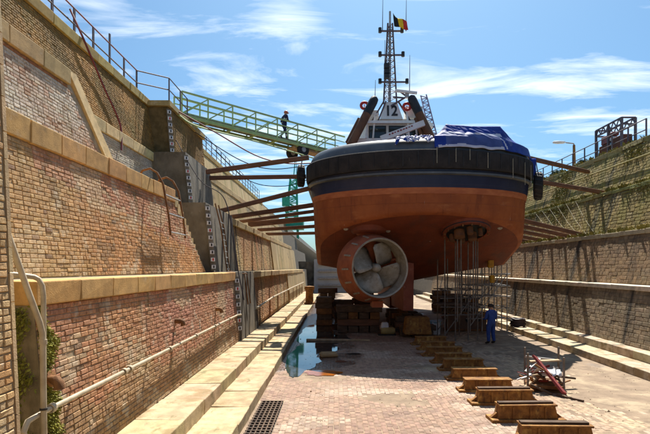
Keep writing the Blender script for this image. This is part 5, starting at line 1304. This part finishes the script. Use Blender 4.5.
# ================================================================== PEOPLE
def skinmesh(joints, edges, name, lev=2):
    me = bpy.data.meshes.new(name); keys = list(joints)
    me.from_pydata([joints[k][0] for k in keys], [(keys.index(a), keys.index(b)) for a, b in edges], [])
    o = bpy.data.objects.new(name, me); C.objects.link(o)
    sm = o.modifiers.new('skin', 'SKIN'); sm.use_smooth_shade = True
    for i, k in enumerate(keys):
        r = joints[k][1]; me.skin_vertices[0].data[i].radius = r if isinstance(r, tuple) else (r, r)
    me.skin_vertices[0].data[keys.index('pelvis')].use_root = True
    ss = o.modifiers.new('sub', 'SUBSURF'); ss.levels = lev; ss.render_levels = lev
    bpy.context.view_layer.update()
    res = bpy.data.meshes.new_from_object(o.evaluated_get(bpy.context.evaluated_depsgraph_get()))
    bpy.data.objects.remove(o); return res
def person(loc, yaw, label, J, cloth, helmet, bands=False):
    """J: joints (x right, y forward, z up) in metres"""
    t = thing('person', label, 'person', loc)
    t.rotation_euler = (0, 0, yaw); t.scale = (1.16, 1.16, 1.03) if not helmet else (1.08, 1.08, 1.02)
    Jt = {k: (Vector(v[0]), v[1]) for k, v in J.items()}
    E = [('pelvis', 'waist'), ('waist', 'chest'), ('chest', 'neck'), ('neck', 'head'), ('head', 'crown')]
    for s in 'LR':
        E += [('chest', 'sh' + s), ('sh' + s, 'el' + s), ('el' + s, 'wr' + s), ('wr' + s, 'pa' + s), ('pelvis', 'hip' + s), ('hip' + s, 'kn' + s), ('kn' + s, 'an' + s), ('an' + s, 'toe' + s)]
    me = skinmesh(Jt, E, 'body')
    bm = bmesh.new(); bm.from_mesh(me)
    def cone(a, b, r0, r1, n=6):
        d = (b - a); q = d.to_track_quat('Z', 'Y').to_matrix().to_4x4()
        bmesh.ops.create_cone(bm, cap_ends=True, segments=n, radius1=r0, radius2=r1, depth=d.length, matrix=Matrix.Translation((a + b) / 2) @ q)
    for s in 'LR':      # five fingers, bent, rooted in the palm
        pa = Jt['pa' + s][0]; d = (pa - Jt['wr' + s][0]).normalized(); sd = d.cross(Vector((1, 0, 0)) if abs(d.x) < .7 else Vector((0, 1, 0))).normalized(); cu = d.cross(sd)
        for k, (o_, ln) in enumerate(((-.028, .062), (-.010, .075), (.010, .07), (.028, .055))):
            a = pa + sd * o_; b = a + d * ln * .6; cone(a, b, .010, .009); cone(b, b + (d * .6 + cu * .5).normalized() * ln * .55, .009, .007)
        a = pa - d * .04 - sd * .03; cone(a, a + (d * .6 - sd * .8).normalized() * .06, .012, .009)
    hd = Jt['head'][0]; cr = Jt['crown'][0]; fw = Vector(J['face'][0]) if 'face' in J else Vector((0, 1, 0))
    hm = (hd + cr) / 2
    cone(hm + fw * .085 + Vector((0, 0, -.015)), hm + fw * .125 + Vector((0, 0, -.03)), .02, .010)       # nose
    for sgn in (-1, 1):
        sdv = Vector((fw.y, -fw.x, 0)) * sgn
        cone(hm + sdv * .082, hm + sdv * .102, .03, .022, 8)                                             # ears
    for v in bm.verts: pass
    bm.to_mesh(me); bm.free()
    mats = [cloth, skin_m, boot_leather_m, hivis_m, hair_m]
    me.materials.clear()
    for m_ in mats: me.materials.append(m_)
    nk = Jt['neck'][0].z
    for p in me.polygons:
        c = p.center; mi = 0
        if c.z > nk + .015: mi = 1
        for s in 'LR':
            w_ = Jt['wr' + s][0]; pa = Jt['pa' + s][0]; ax_ = (pa - w_)
            if (c - w_).dot(ax_.normalized()) > .005 and (c - pa).length < .17: mi = 1
            an = Jt['an' + s][0]; ft = Jt['toe' + s][0]
            if c.z < an.z + .06 and min((c - an).length, (c - ft).length) < .2: mi = 2
            if bands:
                kn = Jt['kn' + s][0]
                for q in (.45, .62):
                    if abs((c - kn.lerp(an, q)).dot((an - kn).normalized())) < .028 and (c - kn.lerp(an, q)).length < .14: mi = 3
                el = Jt['el' + s][0]
                if abs((c - el.lerp(w_, .35)).dot((w_ - el).normalized())) < .03 and (c - el.lerp(w_, .35)).length < .1: mi = 3
        if bands and mi == 0 and abs(c.z - (Jt['waist'][0].z + .12)) < .03 and abs(c.x) < .25: mi = 3
        p.material_index = mi
    # eyes, mouth as small painted faces are too fine: give eyes as children
    o = bpy.data.objects.new('body', me); C.objects.link(o); o.parent = t
    me.polygons.foreach_set('use_smooth', [True] * len(me.polygons))
    BASE[t.name] = Vector()
    for sgn in (-1, 1):
        sdv = Vector((fw.y, -fw.x, 0)) * sgn; m = MB(); m.lathe([(0, .012), (.008, .008), (.011, 0), (0, -.01)], 8, Matrix.Translation(hm + fw * .088 + sdv * .034 + Vector((0, 0, .012)))); m.build('eye', black_m, t)
    m = MB(); m.box(hm + fw * .092 + Vector((0, 0, -.065)), (.05 if abs(fw.y) > .5 else .01, .01 if abs(fw.y) > .5 else .05, .010)); m.build('mouth', dkred_m, t)
    pr = [(.118, 0), (.121, .03), (.112, .075), (.085, .115), (.04, .135), (0, .14)]
    m = MB(); m.lathe(pr, 20, Matrix.Translation(cr + Vector((0, 0, -.045)) - fw * .008)); hb = m.build('helmet' if helmet else 'hair', helmet or hair_m, t, smooth=True)
    if helmet:
        m = MB(); m.lathe([(.10, 0), (.15, -.005), (.15, .008), (.10, .012)], 20, Matrix.Translation(cr + Vector((0, 0, -.045)) + fw * .03)); m.build('brim', helmet, hb, smooth=True)
    return t
stand = dict(pelvis=((0, 0, .95), (.17, .125)), waist=((0, 0, 1.10), (.155, .115)), chest=((0, .0, 1.33), (.175, .125)), neck=((0, .01, 1.50), .058), head=((0, .025, 1.58), (.072, .085)), crown=((0, .03, 1.68), (.076, .09)),
    shL=((-.20, 0, 1.41), .075), elL=((-.25, .02, 1.13), .058), wrL=((-.16, .24, 1.08), .04), paL=((-.10, .31, 1.10), (.04, .026)),
    shR=((.20, 0, 1.41), .075), elR=((.26, .0, 1.13), .058), wrR=((.17, .22, 1.05), .04), paR=((.11, .30, 1.06), (.04, .026)),
    hipL=((-.10, 0, .90), .115), knL=((-.12, .03, .50), .08), anL=((-.13, 0, .09), .06), toeL=((-.15, .17, .045), (.045, .04)),
    hipR=((.10, 0, .90), .115), knR=((.12, .03, .50), .08), anR=((.14, -.02, .09), .06), toeR=((.17, .15, .045), (.045, .04)))
person((7.05, 22.8, .012), R(28), 'worker in a blue coverall standing on the dock floor beside the scaffold', stand, overall_m, None)
walk = dict(pelvis=((0, 0, .94), (.16, .125)), waist=((0, .01, 1.09), (.15, .115)), chest=((0, .05, 1.32), (.17, .125)), neck=((0, .08, 1.49), .058), head=((0, .11, 1.57), (.072, .085)), crown=((0, .13, 1.665), (.076, .09)),
    shL=((-.20, .05, 1.40), .075), elL=((-.24, -.06, 1.14), .056), wrL=((-.23, .08, .93), .04), paL=((-.23, .12, .86), (.026, .04)),
    shR=((.20, .05, 1.40), .075), elR=((.24, .10, 1.12), .056), wrR=((.22, .33, 1.05), .04), paR=((.21, .40, 1.05), (.026, .04)),
    hipL=((-.10, 0, .89), .115), knL=((-.11, .20, .52), .08), anL=((-.11, .24, .10), .058), toeL=((-.11, .41, .06), (.045, .04)),
    hipR=((.10, 0, .89), .115), knR=((.11, -.02, .49), .08), anR=((.11, -.30, .14), .058), toeR=((.11, -.20, .045), (.045, .04)))
wp = GP(.70, 0, .01)
# place the walker where the bearing is x = 282
bestf = min((abs((GP(f / 200, 0, 0).x / GP(f / 200, 0, 0).y) - (281.5 - VX) / FPX), f / 200) for f in range(200))[1]
wp = GP(bestf, .5, .0)
person(wp + Vector((0, 0, .01)), math.atan2(-gd.x, gd.y), 'person in navy workwear with reflective bands and orange helmet walking down the gangway', walk, navy_m, M('orange_helmet', (.55, .12, .05), (.5, .1, .04), 4, rough=.35), True)
